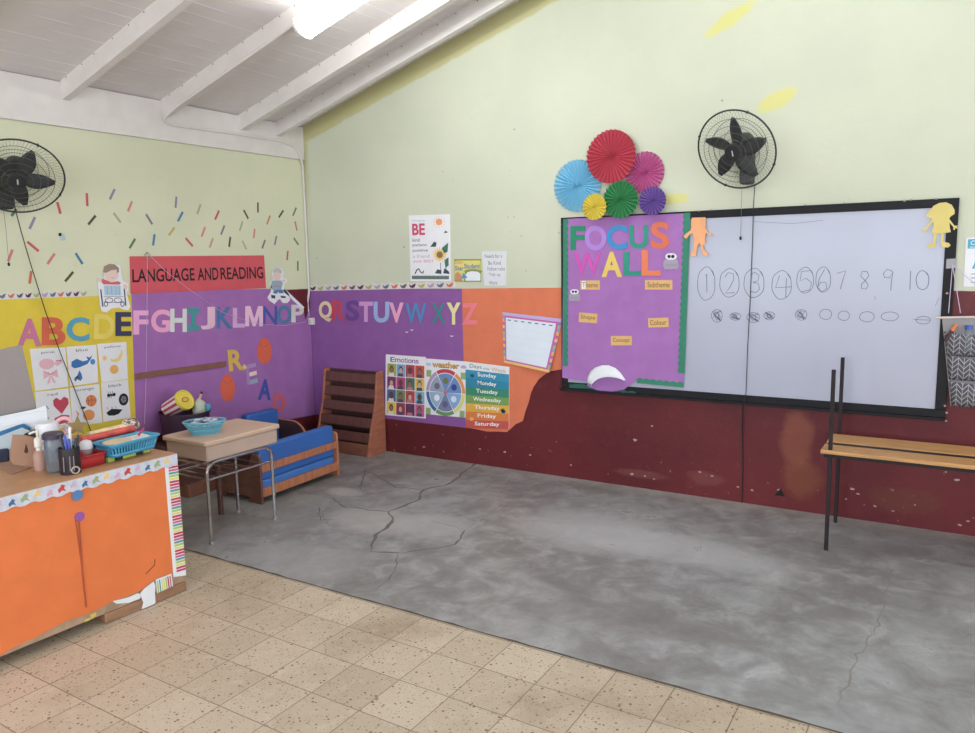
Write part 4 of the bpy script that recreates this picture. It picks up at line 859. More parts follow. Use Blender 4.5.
# conduit and outlet
CD = root('cable_conduit', 'white cable conduit along the second rafter and down the wall corner to an outlet box', 'conduit')
r_ = .010; yb = 1.015; xe = XL+.028
path = [(.9,yb-.012,zc(.9)-.13),(-.2,yb-.012,zc(-.2)-.13),(-1.9,yb-.012,zc(-1.9)-.13),(xe+.03,yb-.008,zc(xe)-.14),(xe+.012,yb+.02,2.80)]
p2 = [(xe+.012,*LW.px(x,y,.04)) for x, y in ((172,125),(200,129),(240,134.5),(280,141))] + [(xe+.012,*LW.px(x,y,.04)) for x, y in ((291,145),(298,151),(301.5,160))]
p2 += [(XL+.014,2.478,2.60),(XL+.013,2.478,2.2),(XL+.013,2.478,1.5)]
P3 = [CAM+ray(x,y)*((YB-.02-CAM.y)/ray(x,y).y) for x, y in ((309,292),(307.5,303),(308.5,316))]
mb = MB(); mb.tube(path+p2+[tuple(p) for p in P3], r_, WHITE_TRIM, 10); mb.obj('pipe', CD)
mb = MB(); cu, cv = BW.px(310.5,321,.02); mb.sheet(BW, [(max(XL+.008,cu-.042),cv-.035),(cu+.042,cv-.035),(cu+.042,cv+.03),(max(XL+.008,cu-.042),cv+.03)], .002, .038, WHITE_TRIM); o = mb.obj('outlet_box', CD, bevel=.004)
mb = MB()
for dx in (-.012,.012): mb.sheet(BW, [(cu+dx-.003,cv-.012),(cu+dx+.003,cv-.012),(cu+dx+.003,cv+.01),(cu+dx-.003,cv+.01)], .0402, .0006, mat('slot_dark', (90,84,84), .6, 0))
mb.obj('socket_slot', o)
# ================================================================== CEILING LAMP
dirv = Vector((1,0,.295)).normalized(); nrm = Vector((.295,0,-1)).normalized(); y_l = 1.020
for xa, xb, lab in ((-.62, .62, 'glowing fluorescent batten light under the second rafter from the corner'), (1.75, 2.95, 'added unseen fluorescent batten light under the same rafter, nearer the roof ridge')):  # second batten is an unseen lamp, added for light from above
    L_ = root('ceiling_light', lab, 'light')
    A0 = Vector((xa, y_l, zc(xa)-.128)); B0 = Vector((xb, y_l, zc(xb)-.128))
    mb = MB(); mb.prism([A0+Vector((0,-.05,0)),A0+Vector((0,.05,0)),A0+Vector((0,.05,0))+nrm*.012,A0+Vector((0,-.05,0))+nrm*.012], B0-A0, WHITE_TRIM); mb.obj('housing', L_)
    EM = mat('lamp_glow', (240,248,255), .5, 0, emit=22)
    sec = [(.085*math.cos(t), .012+.105*max(0, math.sin(t))**.7) for t in [PI*i/12 for i in range(13)]]
    mb = MB(); mb.prism([A0+dirv*.02+Vector((0,y,0))+nrm*z for y, z in sec], (B0-A0)-dirv*.04, EM); mb.obj('diffuser', L_)
    for P in (A0, B0-dirv*.02):
        mb = MB(); mb.prism([P+Vector((0,y*1.06,0))+nrm*(z*1.06-.002) for y, z in sec], dirv*.02, WHITE_TRIM); mb.obj('end_cap', L_)
# ================================================================== POCKET ORGANISER
OR = root('pocket_organiser', 'grey herringbone three-pocket wall organiser hanging from strings right of the whiteboard', 'organiser')
def herringbone():
    t = NT('herringbone_cloth'); X, Y, Z = t.xyz()
    f = t.math('ABSOLUTE', t.math('SUBTRACT', t.math('FRACT', t.math('DIVIDE', X, .058)), .5))
    s = t.math('FRACT', t.math('ADD', t.math('DIVIDE', Z, .031), t.math('MULTIPLY', f, 2.2)))
    g = t.math('ABSOLUTE', t.math('SUBTRACT', s, .5))
    m = t.map(g, .07, .12); sp = t.map(t.math('MINIMUM', f, t.math('SUBTRACT', .5, f)), .012, .03)
    t.link(t.mix(t.math('MULTIPLY', m, sp), lin((178,176,182)), lin((84,82,92))), t.b.inputs['Base Color']); t.b.inputs['Roughness'].default_value = .9
    return t.m
HB = herringbone(); CL = mat('grey_canvas', (150,146,150), .9, .06); ROD = mat('pale_wood_rod', (206,190,184), .6, .08)
ru, rv = BW.px(938, 317.5, .04); ru2, rv2 = BW.px(975, 311.5, .04); sl = (rv2-rv)/(ru2-ru)
WO = .40
mb = MB(); mb.tube([BW.pt(ru-.01, rv-.01*sl, .04), BW.pt(ru+WO+.02, rv+(WO+.02)*sl*.2, .04)], .007, ROD, 10); mb.obj('hanging_rod', OR)
hp = BW.px(952.5, 265, .03); mb = MB()
for x in (948.5, 960.5): mb.tube([BW.pt(*hp, .032), BW.pt(*BW.px(x, 313, .04), .046)], .0022, WCORD, 5)
mb.tube([BW.pt(*hp, .032), BW.pt(ru+WO-.02, rv+.01, .046)], .0022, WCORD, 5)
mb.obj('hanging_string', OR)
mb = MB(); mb.sheet(BW, BW.pxs([(946.5,259),(956,258.5),(955.5,268),(946,268.5)]), .0262, .0008, mat('grey_tape', (150,150,156), .5, .05)); mb.obj('tape', OR)
bu, bv = BW.px(950.5, 405.5, .03)
def edge(v): t = (rv-v)/(rv-bv); return ru+.02+(bu-ru-.02)*t
mb = MB(); w0 = ru+WO; mb.sheet(BW, [(edge(bv),bv),(w0-.03,bv),(w0,rv),(edge(rv),rv)], .03, .004, CL); mb.obj('backing_cloth', OR)
def pv(y): return BW.px(955, y, .05)[1]
for i, (y0, y1) in enumerate(((332,356),(356,380),(381,406))):
    mb = MB(); za, zb_ = pv(y0), pv(y1); n = 16; vs = []; rows = 6
    for j in range(rows):
        t = j/(rows-1); z = za+(zb_-za)*t
        for k in range(n+1):
            s = k/n; ua = edge(z)+.006; ub = w0-.02-.02*t; sag = .012*math.sin(PI*s)*(1-t)
            vs.append(BW.pt(ua+(ub-ua)*s, z-sag, .036+.045*math.sin(PI*s)**.5*(.35+.65*math.sin(PI*min(1,.25+.75*t)))))
    mb.add(vs, [(j*(n+1)+k, (j+1)*(n+1)+k, (j+1)*(n+1)+k+1, j*(n+1)+k+1) for j in range(rows-1) for k in range(n)], HB)
    o = mb.obj('pocket', OR); so = o.modifiers.new('thick', 'SOLIDIFY'); so.thickness = .003; so.offset = 1
def inpocket(px, py): u, v = BW.px(px, py, .055); return BW.pt(u, v, .055)
CLEAR = mat('clear_plastic', (226,232,238), .12, 0, trans=.85)
b0 = inpocket(968.5, 336); Bt = root('water_bottle', 'small clear water bottle with blue cap in the top pocket of the organiser', 'bottle')
mb = MB(); mb.lathe([(0,-.09),(.028,-.09),(.03,-.02),(.03,.0),(.014,.03),(.014,.04),(0,.04)], CLEAR, b0, 16, caps=False); mb.obj('bottle_body', Bt)
mb = MB(); mb.lathe([(0,.036),(.02,.036),(.02,.062),(0,.062)], mat('blue_cap', (52,84,178), .4, 0), b0, 16, caps=False); mb.obj('cap', Bt)
S_ = root('marker_pen', 'orange and black marker leaning in the top pocket of the organiser', 'marker')
a, b = inpocket(950, 334), inpocket(956.5, 324.5); mb = MB(); mb.tube([a-(b-a)*.8, a.lerp(b,.35)], .011, mat('maroon_plastic', (70,36,40), .5, 0), 10); mb.obj('cap', S_)
mb = MB(); mb.tube([a.lerp(b,.35), b], .0115, mat('orange_plastic', (232,120,70), .5, 0), 10); mb.obj('barrel', S_)
# ================================================================== FURNITURE
def wood(name, c, stretch=(2,2,30), var=.16, rough=.5, vs=2.5): return mat(name, c, rough, var, vs, stretch=stretch)
# bench with end posts
BE = root('bench', 'two-plank wooden bench with tall thin dark metal posts in front of the whiteboard', 'bench')
BWD = wood('bench_plank_wood', (196,140,80), (2,26,26)); DKM = mat('dark_iron', (42,33,36), .6, .1, spec=.25)
x0, x1 = 2.505, 4.25; zs = .600
for a, b in ((2.035,2.27),(1.805,1.970)):
    mb = MB(); mb.box((x0,a,zs-.022), (x1,b,zs), BWD); mb.obj('plank', BE, bevel=.003)
mb = MB(); mb.box((x0+.01,1.992,zs-.05), (x1-.01,2.034,zs-.003), DKM); mb.box((x0+.015,1.825,zs-.045), (x1-.015,1.845,zs-.022), DKM); mb.box((x0+.015,2.235,zs-.045), (x1-.015,2.26,zs-.022), DKM)  # first bar is put in so the gap between the planks shows dark
for x in (x0+.035, x1-.06): mb.box((x,1.82,zs-.05), (x+.025,2.375,zs-.03), DKM)
mb.obj('under_frame', BE)
for (x, y, h) in ((2.553,1.834,1.062),(2.535,2.365,1.068),(4.16,1.834,1.062),(4.16,2.365,1.068)):
    mb = MB(); mb.box((x-.0105,y-.0105,0), (x+.0105,y+.0105,h), DKM); mb.obj('post', BE, bevel=.002)
# student desk
SD = root('student_desk', 'beige student desk with chrome tube legs between orange desk and blue sofa', 'desk')
TAN = mat('beige_laminate', (208,174,148), .45, .05, 3); TANB = mat('beige_box', (192,164,148), .5, .04)
CHR = mat('chrome_tube', (190,188,190), .22, .04, metal=1)
X0, X1, Y0, Y1 = -1.112, -.686, .110, .716
mb = MB(); lp = [(Y0+(Y1-Y0)*a, X0+(X1-X0)*b) for a, b in [(p[0]/.61, p[1]/.423) for p in rrect(0,0,.61,.423,.025)]]
mb.prism([(x,y,.625) for y, x in lp], (0,0,.027), TAN); mb.obj('desk_top', SD, bevel=.006)
mb = MB(); mb.box((X0+.02,Y0+.018,.525), (X1-.014,Y1-.02,.625), TANB); mb.obj('book_box', SD, bevel=.012)
for x, ya, yb2 in ((-.726,.137,.655),(-1.072,.137,.640)):
    mb = MB(); r = .07; zt = .512; pts = [(x,ya,0.01),(x,ya,zt-r)] + [(x, ya+r-r*math.cos(t), zt-r+r*math.sin(t)) for t in [PI/2*i/6 for i in range(1,7)]] + [(x, yb2-r+r*math.sin(t), zt-r+r*math.cos(t)) for t in [PI/2*i/6 for i in range(0,7)]] + [(x,yb2,.01)]
    mb.tube(pts, .0115, CHR, 10); o = mb.obj('leg_frame', SD)
    for y in (ya, yb2):
        mb = MB(); mb.lathe([(.0,.0),(.016,.0),(.016,.012),(.012,.018),(0,.018)], mat('grey_glide', (150,140,136), .5, 0), (x,y,0), 12, caps=False); mb.obj('foot_glide', o)
mb = MB(); zl = .408
for x in (-.726,-1.072): mb.tube([(x,.137,zl),(x,.645,zl)], .008, CHR, 8)
for y in (.150,): mb.tube([(-.726,y,zl),(-1.072,y,zl)], .007, CHR, 8); mb.tube([(-.726,y,.50),(-1.072,y,.50)], .007, CHR, 8)
for i in range(5): mb.tube([(-1.072,.22+.09*i,zl),(-.726,.22+.09*i,zl)], .0035, CHR, 6)
for z in (.44,.475): mb.tube([(-1.072,.137,z),(-1.072,.645,z)], .003, CHR, 6)
for x, y in ((-.726,.3),(-.726,.5),(-1.072,.3),(-1.072,.5)): mb.tube([(x,y,.512),(x,y,.53)], .008, CHR, 6)
mb.obj('book_rack', SD)
# low cabinet below the purple paper
DB = wood('dark_brown_wood', (88,52,46), (3,3,24)); MBR = wood('mid_brown_wood', (128,76,56), (3,24,3)); OBR = wood('orange_brown_wood', (184,110,74), (3,20,3))
LC = root('low_cabinet', 'low dark brown wooden cabinet in shadow behind the beige student desk', 'cabinet')
mb = MB(); mb.box((-2.11,.665,.09), (-1.70,1.44,.345), DB); mb.obj('cabinet_body', LC, bevel=.004)
mb = MB(); mb.box((-2.11,.645,.345), (-1.67,1.46,.365), DB); mb.obj('cabinet_top', LC, bevel=.004)
mb = MB(); mb.box((-1.78,.68,0), (-1.66,1.44,.095), MBR); mb.box((-2.10,.70,0), (-2.06,1.40,.095), MBR); mb.obj('base_rail', LC, bevel=.003)
# stool under the student desk
ST = root('trestle_stool', 'narrow dark wooden stool behind the beige student desk, one round leg showing', 'stool')
pa_, pb_ = Vector((-1.15,.555,0)), Vector((-1.36,-.06,0)); dv = (pb_-pa_).normalized(); nv_ = Vector((-dv.y,dv.x,0))
mb = MB(); mb.prism([pa_-dv*.05+nv_*.035+Vector((0,0,.42)), pb_+dv*.05+nv_*.035+Vector((0,0,.42)), pb_+dv*.05-nv_*.035+Vector((0,0,.42)), pa_-dv*.05-nv_*.035+Vector((0,0,.42))], (0,0,.03), DB); mb.obj('stool_seat', ST, bevel=.006)
for p in (pa_, pb_): mb = MB(); mb.tube([p, p+Vector((0,0,.42))], [.018,.022], DB, 12); mb.obj('leg', ST)
# blue sofa, its back to the camera
BLF = mat('blue_vinyl', (46,104,192), .55, .05, 5, bump=.15, bs=30); BLF2 = mat('blue_vinyl_seat', (60,118,200), .55, .05, 5)
SO = root('kids_sofa', 'low wooden kids sofa with long blue cushions, its slatted back towards the room', 'sofa')
xo = -1.055; xi = -1.52; ya, yb2 = .835, 1.690; sk = -.036/.86
def shx(y): return xo + (y-ya)*sk
for y in (ya, yb2-.022):
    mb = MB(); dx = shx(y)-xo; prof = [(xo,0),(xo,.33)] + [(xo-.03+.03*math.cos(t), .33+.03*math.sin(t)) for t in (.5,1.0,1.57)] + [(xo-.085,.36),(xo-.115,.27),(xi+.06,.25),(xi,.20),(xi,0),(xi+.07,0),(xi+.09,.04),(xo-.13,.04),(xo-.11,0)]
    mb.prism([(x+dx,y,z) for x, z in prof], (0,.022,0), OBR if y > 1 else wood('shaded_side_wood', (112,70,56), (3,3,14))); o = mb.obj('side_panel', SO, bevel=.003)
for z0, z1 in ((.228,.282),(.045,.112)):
    mb = MB(); mb.prism([(shx(ya+.022)-.003,ya+.022,z0),(shx(yb2-.022)-.003,yb2-.022,z0),(shx(yb2-.022)-.003,yb2-.022,z1),(shx(ya+.022)-.003,ya+.022,z1)], (-.018,0,0), OBR); mb.obj('back_rail', SO, bevel=.003)
mb = MB(); mb.prism([(shx(ya)-.024,ya+.026,.165),(shx(yb2)-.024,yb2-.026,.165),(shx(yb2)-.024,yb2-.026,.412),(shx(ya)-.024,ya+.026,.412)], (-.075,0,0), BLF); mb.obj('back_cushion', SO, bevel=.014)
mb = MB(); mb.prism([(shx(ya)-.026,ya+.026,.085),(shx(yb2)-.026,yb2-.026,.085),(shx(yb2)-.026,yb2-.026,.163),(shx(ya)-.026,ya+.026,.163)], (-.42,0,0), BLF2); mb.obj('seat_cushion', SO, bevel=.018)
mb = MB(); mb.prism([(shx(ya)-.03,ya+.024,.065),(shx(yb2)-.03,yb2-.024,.065),(shx(yb2)-.03,yb2-.024,.083),(shx(ya)-.03,ya+.024,.083)], (-.42,0,0), MBR); mb.obj('seat_base', SO)
# matching armchair against the purple wall
AR = root('kids_armchair', 'small wooden kids armchair with blue back cushion against the purple paper', 'armchair')
ax0, ax1, ay0, ay1 = -2.10, -1.69, 1.545, 1.945
for y in (ay0, ay1-.022):
    mb = MB(); prof = [(ax0,0),(ax1,0),(ax1,.16)] + [(ax1-.17+.17*math.cos(t), .16+.17*math.sin(t)) for t in [PI/2*i/8 for i in range(1,9)]] + [(ax0,.33)]
    mb.prism([(x,y,z) for x, z in prof], (0,.022,0), DB)
    mb.tube([(x,y+.011,z) for x, z in prof[2:]], .012, OBR, 6); mb.obj('side_panel', AR)
mb = MB(); mb.box((ax0+.004,ay0+.024,.14), (ax0+.09,ay1-.024,.432), BLF); mb.obj('back_cushion', AR, bevel=.016)
mb = MB(); mb.box((ax0+.092,ay0+.024,.085), (ax1-.02,ay1-.024,.16), BLF2); mb.obj('seat_cushion', AR, bevel=.018)
mb = MB(); mb.box((ax0+.004,ay0+.022,.05), (ax1-.02,ay1-.022,.084), OBR); mb.obj('seat_base', AR, bevel=.003)
# sloping display rack in the corner
RK = root('book_rack', 'sloping brown wooden display rack with ledges standing in the corner', 'rack')
rx0, rx1 = -1.888, -1.238
prof = [(2.215,0),(2.470,0),(2.470,.745),(2.405,.745),(2.385,.73),(2.345,.45),(2.27,.21)]
for x in (rx0, rx1-.022):
    mb = MB(); mb.prism([(x,y,z) for y, z in prof], (.022,0,0), wood('rack_side_wood', (170,98,72), (3,3,14))); mb.obj('side_panel', RK, bevel=.003)
RKD = wood('rack_ledge_wood', (104,62,56), (24,3,3)); RKS = wood('rack_shelf_wood', (78,46,42), (24,3,3))
def yf(z):
    for (za, a), (zb_, b) in zip(((0,2.215),(.21,2.27),(.45,2.345),(.74,2.39)), ((.21,2.27),(.45,2.345),(.74,2.39),(.9,2.4))):
        if z <= zb_: return a+(b-a)*(z-za)/(zb_-za)
    return 2.4
a, b = rx0+.022, rx1-.022
mb = MB(); mb.prism([(a,2.44,.05),(a,2.462,.05),(a,2.466,.735),(a,2.45,.735)], (b-a,0,0), RKS); mb.obj('back_panel', RK)
mb = MB(); mb.prism([(a,2.232,.0),(a,2.25,.0),(a,2.268,.105),(a,2.25,.105)], (b-a,0,0), MBR); mb.obj('toe_board', RK, bevel=.002)
for i in range(5):
    z = .115+.128*i; y = yf(z)+.010
    mb = MB(); mb.prism([(a,y,z),(a,2.44,z-.0),(a,2.44,z+.012),(a,y,z+.012)], (b-a,0,0), RKS)
    mb.prism([(a,y,z),(a,y+.014,z),(a,y+.030,z+.088),(a,y+.016,z+.088)], (b-a,0,0), RKD); mb.obj('ledge', RK, bevel=.002)
# ------------------------------------------------------------------ teacher's desk
TD = root('teacher_desk', 'large wooden desk wrapped in orange paper with scalloped and pencil-striped borders', 'desk')
DP = Plane((-.288,-.378,0), (.02,.9998,0), (.9998,-.02,0)); HD = .749
DTOP = wood('desk_top_wood', (196,140,96), (3,3,3), var=.1, rough=.45); DBODY = mat('worn_cardboard_brown', (168,136,108), .7, .18, 14)
def dbox(mb, u0, u1, d0, d1, z0, z1, m): return mb.prism([DP.pt(u0,z0,d0),DP.pt(u1,z0,d0),DP.pt(u1,z1,d0),DP.pt(u0,z1,d0)], DP.N*(d1-d0), m)
mb = MB(); dbox(mb, -1.62, .004, -.93, .006, HD-.028, HD, DTOP); mb.obj('desk_top', TD, bevel=.004)
mb = MB(); dbox(mb, -1.6, -.002, -.91, 0, .052, HD-.028, DBODY); mb.obj('desk_body', TD, bevel=.003)
for a, b in ((-.45,0),(-1.6,-1.15)): mb = MB(); dbox(mb, a, b, -.90, .004 if b == 0 else -.10, 0, .051, wood('plinth_wood', (150,108,78), (3,3,14))); mb.obj('plinth', TD, bevel=.004)
dp = lambda l: [DP.px(x, y) for x, y in l]
DOR = paper('desk_orange_paper', (234,116,58), bump=.35, bs=6)
mb = MB(); mb.sheet(DP, [(-1.6,.7)]+dp([(173,461),(171,572.5)]) and [(-1.6,.71),(-.03,.71)]+[(-.03,.105)]+dp([(164,575),(160,577),(155,578.8),(145,587),(136.6,592.3),(124,597),(112,601),(100,608),(86,614.5),(66.5,620.6),(50,629),(37,636.6),(18,645),(0,655)])+[(-1.6,.16)], .002, .0012, DOR); mb.obj('paper_front', TD)
# top border
mb = MB(); n = 20; ul = -1.6; low = [(ul+(0-ul)*i/(n*4), 0.700-.016*abs(math.sin(PI*i/4+.3))**.8) for i in range(n*4+1)]
mb.sheet(DP, low+[(0,.746),(ul,.746)], .009, .0012, mat('border_pale', (196,199,214), .7, .09, 30))
PC = [C('pb1', (206,70,60)), C('pb2', (206,168,196)), C('pb3', (62,110,160)), C('pb4', (150,168,120)), C('pb5', (236,190,96)), C('pb6', (214,160,190))]
for i in range(29):
    u = -1.56+.0535*i; c = PC[i % 6]; v = .717+.006*math.sin(i*2.1); s = .016 if i % 3 else .019
    mb.flat(DP, [(u-s,v),(u-s*.3,v+s*.6),(u,v+s*1.1),(u+s*.8,v+s*.7),(u+s*.5,v),(u+s,v-s*.8),(u,v-s*.4),(u-s*.8,v-s*.9)], .0106, c)
mb.obj('scalloped_border', TD)
SCOL = [C('st_crimson', (200,54,84)), C('st_crimson', 0), C('st_yellow', (222,214,104)), C('st_lime', (168,196,92)), C('st_teal', (84,156,164)), C('st_pink', (214,96,130))]
mb = MB(); mb.sheet(DP, dp([(167,459.5),(170.8,580.5),(184.6,579)])+[(.004,.742),(-.056,.744)] if False else [(-.072,.100),(.003,.082),(.004,.744),(-.072,.744)], .0035, .0012, WHITE)
for i in range(40):
    z = .115+.0155*i; mb.flat(DP, [(-.052,z+.004),(.003,z),(.003,z+.0112),(-.052,z+.0150)], .0052, SCOL[i % 6])
    mb.flat(DP, [(-.062,z+.0098),(-.052,z+.004),(-.052,z+.0150)], .0052, C('st_tip', (232,220,200)))
mb.obj('striped_border', TD)
mb = MB(); q4 = dp([(155,579.5),(171,573.5),(172.5,586),(156.5,593)]); q = quad(DP, q4[0], q4[1], q4[2], q4[3], px=False); mb.sheet(DP, qpoly(q, BOX), .0035, .0012, WHITE)
for i, c in enumerate((3,4,2,2,3,0,5)): mb.flat(DP, qpoly(q, [(.06+i*.13,0),(.14+i*.13,0),(.14+i*.13,.9),(.06+i*.13,.9)]), .0052, SCOL[c])
mb.obj('striped_corner', TD)
mb = MB(); mb.sheet(DP, dp([(112,601),(116,603.5),(128,602.5),(139,598.5),(141,594),(137,593),(128,597),(120,599)]), .0045, .0015, WHITE); mb.obj('torn_paper', TD)
mb = MB(); t_ = dp([(139,592.5),(143,588),(147,585),(152,581),(154,585),(153.5,592),(154,602),(152.5,607),(153,612),(150.5,613.5),(148.5,611.8),(146.5,613.6),(143.5,612.5),(141,613),(140.5,608),(142,602),(140,597)]); t_ = [(a_, max(b_, .004)) for a_, b_ in t_]; mb.sheet(DP, t_, .010, .003, WHITE); mb.obj('torn_paper', TD)
YL = paper('yellow_bits', (214,190,80))
mb = MB(); mb.sheet(DP, dp([(90,615),(96,612),(96,616),(91,619)]), .0005, .001, YL); mb.sheet(DP, dp([(84,620),(90,617.5),(90,620),(85,622)]), .0005, .001, YL); mb.obj('yellow_scrap', TD)
for px, py, r, c, nm in ((76,495,.026,(84,128,184),'blue'),(79,516.6,.024,(150,84,164),'purple')):
    u, v = DP.px(px, py); mb = MB(); mb.sheet(DP, ell(u, v, r, r*.95, 24), .012 if nm == 'blue' else .004, .001, paper('dot_'+nm, c)); o = mb.obj('paper_dot', TD); o['label'] = nm+' paper dot'
RS_ = mat('red_string', (176,72,40), .7, 0)
mb = MB(); mb.tube([DP.pt(*p, .006) for p in dp([(78,520),(80,545),(82,575),(85.5,607)])], .0035, RS_, 6); mb.tube([DP.pt(*p, .005) for p in dp([(75,520),(79,550),(83,580),(85,606)])], .0025, RS_, 6); mb.obj('string', TD)
mb = MB(); mb.stroke(DP, dp([(154.5,559),(154,565),(145,574)]), .005, .0042, C('tear_dark', (96,60,44))); mb.obj('tear_mark', TD)
# ------------------------------------------------------------------ things on the teacher's desk
def T(px, py, z=HD): return onz(px, py, z)
def facing(P):
    N = Vector((CAM.x-P.x, CAM.y-P.y, 0)).normalized(); U = Vector((-N.y, N.x, 0)); return Plane((P.x,P.y,0), U, N)
CB = mat('cardboard', (166,122,96), .8, .08, 8)
# grey panel
P = Vector((-1.125,-.80,0)); pl = facing(P); mb = MB()
mb.sheet(pl, pl.pxs([(-25,354.5),(0,349.5),(22,345),(36,406)])+[(pl.px(41,430)[0],HD),(pl.px(-25,430)[0],HD)], -.012, .016, mat('grey_board', (140,128,126), .6, .04)); tag(mb.obj('grey_panel', bevel=.002), 'plain grey panel standing upright at the left end of the orange desk', 'panel')
# white box of papers
WBX = root('paper_box', 'white open box of papers in front of the grey panel', 'box')
P = Vector((-1.01,-.82,0)); pl = facing(P); uL, uR = pl.px(-22,430)[0], pl.px(50.5,430)[0]; zt = pl.px(20,412)[1]
mb = MB()
for lo, hi, d0, d1 in ((uL,uR,-.002,.002),(uL,uR,-.084,-.08),(uL,uL+.004,-.08,-.002),(uR-.004,uR,-.08,-.002)): mb.prism([pl.pt(lo,HD,d0),pl.pt(hi,HD,d0),pl.pt(hi,zt-.055,d0),pl.pt(lo,zt-.075,d0)], pl.N*(d1-d0), WHITE)
mb.prism([pl.pt(uL,HD,-.08),pl.pt(uR,HD,-.08),pl.pt(uR,HD+.004,-.08),pl.pt(uL,HD+.004,-.08)], pl.N*.08, WHITE); mb.obj('box_wall', WBX)
for i, (dz, dd, tl) in enumerate(((.0,-.05,.012),(-.012,-.03,.0),(-.02,-.07,.02))):
    mb = MB(); mb.sheet(pl, [(uL+.01,HD+.004),(uR-.006,HD+.004),(uR-.008,zt+dz+tl),(uL+.25,zt+dz-.002),(uL+.01,zt+dz-.03)], dd, .004, WHITE); mb.obj('paper_sheaf', WBX)
# folders leaning in front
def leaning(px, base, c, name, label, cat, d=0, th=.006, rough=.4):
    pl = facing(base); mb = MB(); mb.sheet(pl, pl.pxs(px), d, th, mat('m_'+name+str(c[0]), c, rough, .04)); return tag(mb.obj(name, bevel=.001), label, cat)
def withbase(pl_base, px_top, uL, uR):
    pl = facing(pl_base); return pl
b_ = Vector((-.995,-.82,0)); pl = facing(b_)
mb = MB(); mb.sheet(pl, [(pl.px(-20,1)[0],HD)]+pl.pxs([(-20,443),(0,437.5),(24,427),(29,424),(24,423.5),(18,425),(0,431.5),(-20,437)])[::1]+[(pl.px(-22,1)[0],HD)], 0, .004, mat('blue_folder_edge', (40,112,164), .4, .05)) if False else mb.sheet(pl, [(pl.px(-20,450)[0],HD),(pl.px(30,450)[0],HD)]+pl.pxs([(30,427),(24,423.5),(18,425),(0,431.5),(-20,438)]), 0, .004, mat('blue_folder', (38,112,168), .4, .05)); tag(mb.obj('blue_folder'), 'blue folder sloping in front of the white paper box', 'folder')
b_ = Vector((-.975,-.82,0)); pl = facing(b_)
mb = MB(); mb.sheet(pl, [(pl.px(-20,450)[0],HD),(pl.px(30,450)[0],HD)]+pl.pxs([(31,431),(22,427.5),(0,436),(-20,442)]), 0, .004, paper('pale_folder', (190,204,212))); tag(mb.obj('pale_folder'), 'pale translucent folder with sloping top in front of the blue folder', 'folder')
b_ = Vector((-.955,-.80,0)); pl = facing(b_)
mb = MB(); mb.sheet(pl, [(pl.px(24,455)[0],HD),(pl.px(43,455)[0],HD)]+pl.pxs([(42.5,427),(38,427.5),(24,434)]), 0, .010, mat('black_folder_m', (48,48,54), .5, .05)); tag(mb.obj('black_folder'), 'small black folder between brown cardboard and white jug', 'folder')
b_ = Vector((-.90,-.90,0)); pl = facing(b_)
mb = MB(); mb.sheet(pl, [(pl.px(-20,455)[0],HD),(pl.px(9,455)[0],HD)]+pl.pxs([(9,449),(2,450),(-20,455)]), -.04, .05, mat('navy_cloth', (40,46,72), .8, .1)); tag(mb.obj('navy_pouch', bevel=.01), 'navy pouch at the left picture edge on the orange desk', 'pouch')
# folded cardboard
CBX = root('cardboard_scrap', 'folded brown cardboard piece standing on the orange desk', 'cardboard')
b_ = T(26,469); pl = facing(b_)
mb = MB(); mb.sheet(pl, pl.pxs([(12.5,434.5),(24,435),(36.5,438),(38.5,455)])+[(pl.px(37,465)[0],HD+.002),(pl.px(14,465)[0],HD+.03),(pl.px(9.5,460)[0],HD+.055)], -.002, .004, CB); o = mb.obj('standing_flap', CBX)
mb = MB(); mb.flat(pl, pl.pxs([(26,443),(28.5,451),(27,453.5),(24,452)]), .0026, mat('slot_shadow', (70,48,40), .9, 0)); mb.obj('slot', o)
mb = MB(); fl = [T(-2,462), T(10,462), T(33,465.5), T(31,468), T(12,475), T(-2,469)]; mb.prism([p+Vector((0,0,.001)) for p in fl], (0,0,.004), CB); mb.obj('lying_flap', CBX)
# soap pump
b_ = T(41,470); SP = root('soap_dispenser', 'cream pump soap dispenser beside the brown cardboard', 'dispenser')
mb = MB(); mb.lathe([(0,0),(.026,0),(.029,.01),(.029,.075),(.02,.092),(.012,.098),(0,.098)], mat('pink_soap', (206,160,146), .2, .04, trans=.3), b_, 18, caps=False); mb.obj('soap_bottle', SP)
mb = MB(); mb.lathe([(0,.095),(.013,.095),(.013,.112),(.019,.116),(.019,.150),(.012,.160),(.006,.162),(.006,.196),(0,.196)], mat('cream_plastic', (226,218,206), .4, 0), b_, 14, caps=False)
mb.tube([b_+Vector((0,0,.188)), b_+Vector((-.004,-.012,.19)), b_+Vector((-.008,-.035,.184))], .006, mat('cream_plastic', 0), 8); mb.obj('pump', SP)
# white jug
b_ = T(50.5,459); JG = root('white_jug', 'white plastic jug behind the clear water bottle', 'jug')
mb = MB(); mb.lathe([(0,0),(.050,0),(.053,.01),(.053,.125),(.050,.135),(0,.135)], mat('milky_plastic', (224,226,232), .35, .02), b_, 24, caps=False); mb.obj('jug_body', JG)
mb = MB(); mb.lathe([(0,.135),(.054,.135),(.054,.178),(.048,.190),(.0,.192)], mat('white_lid', (230,230,236), .4, .02), b_, 24, caps=False); mb.obj('lid', JG)
mb = MB(); mb.tube([b_+DP.U*.05+Vector((0,0,.16)), b_+DP.U*.085+Vector((0,0,.165)), b_+DP.U*.09+Vector((0,0,.12)), b_+DP.U*.052+Vector((0,0,.09))], .008, mat('white_lid', 0), 8); mb.obj('handle', JG)
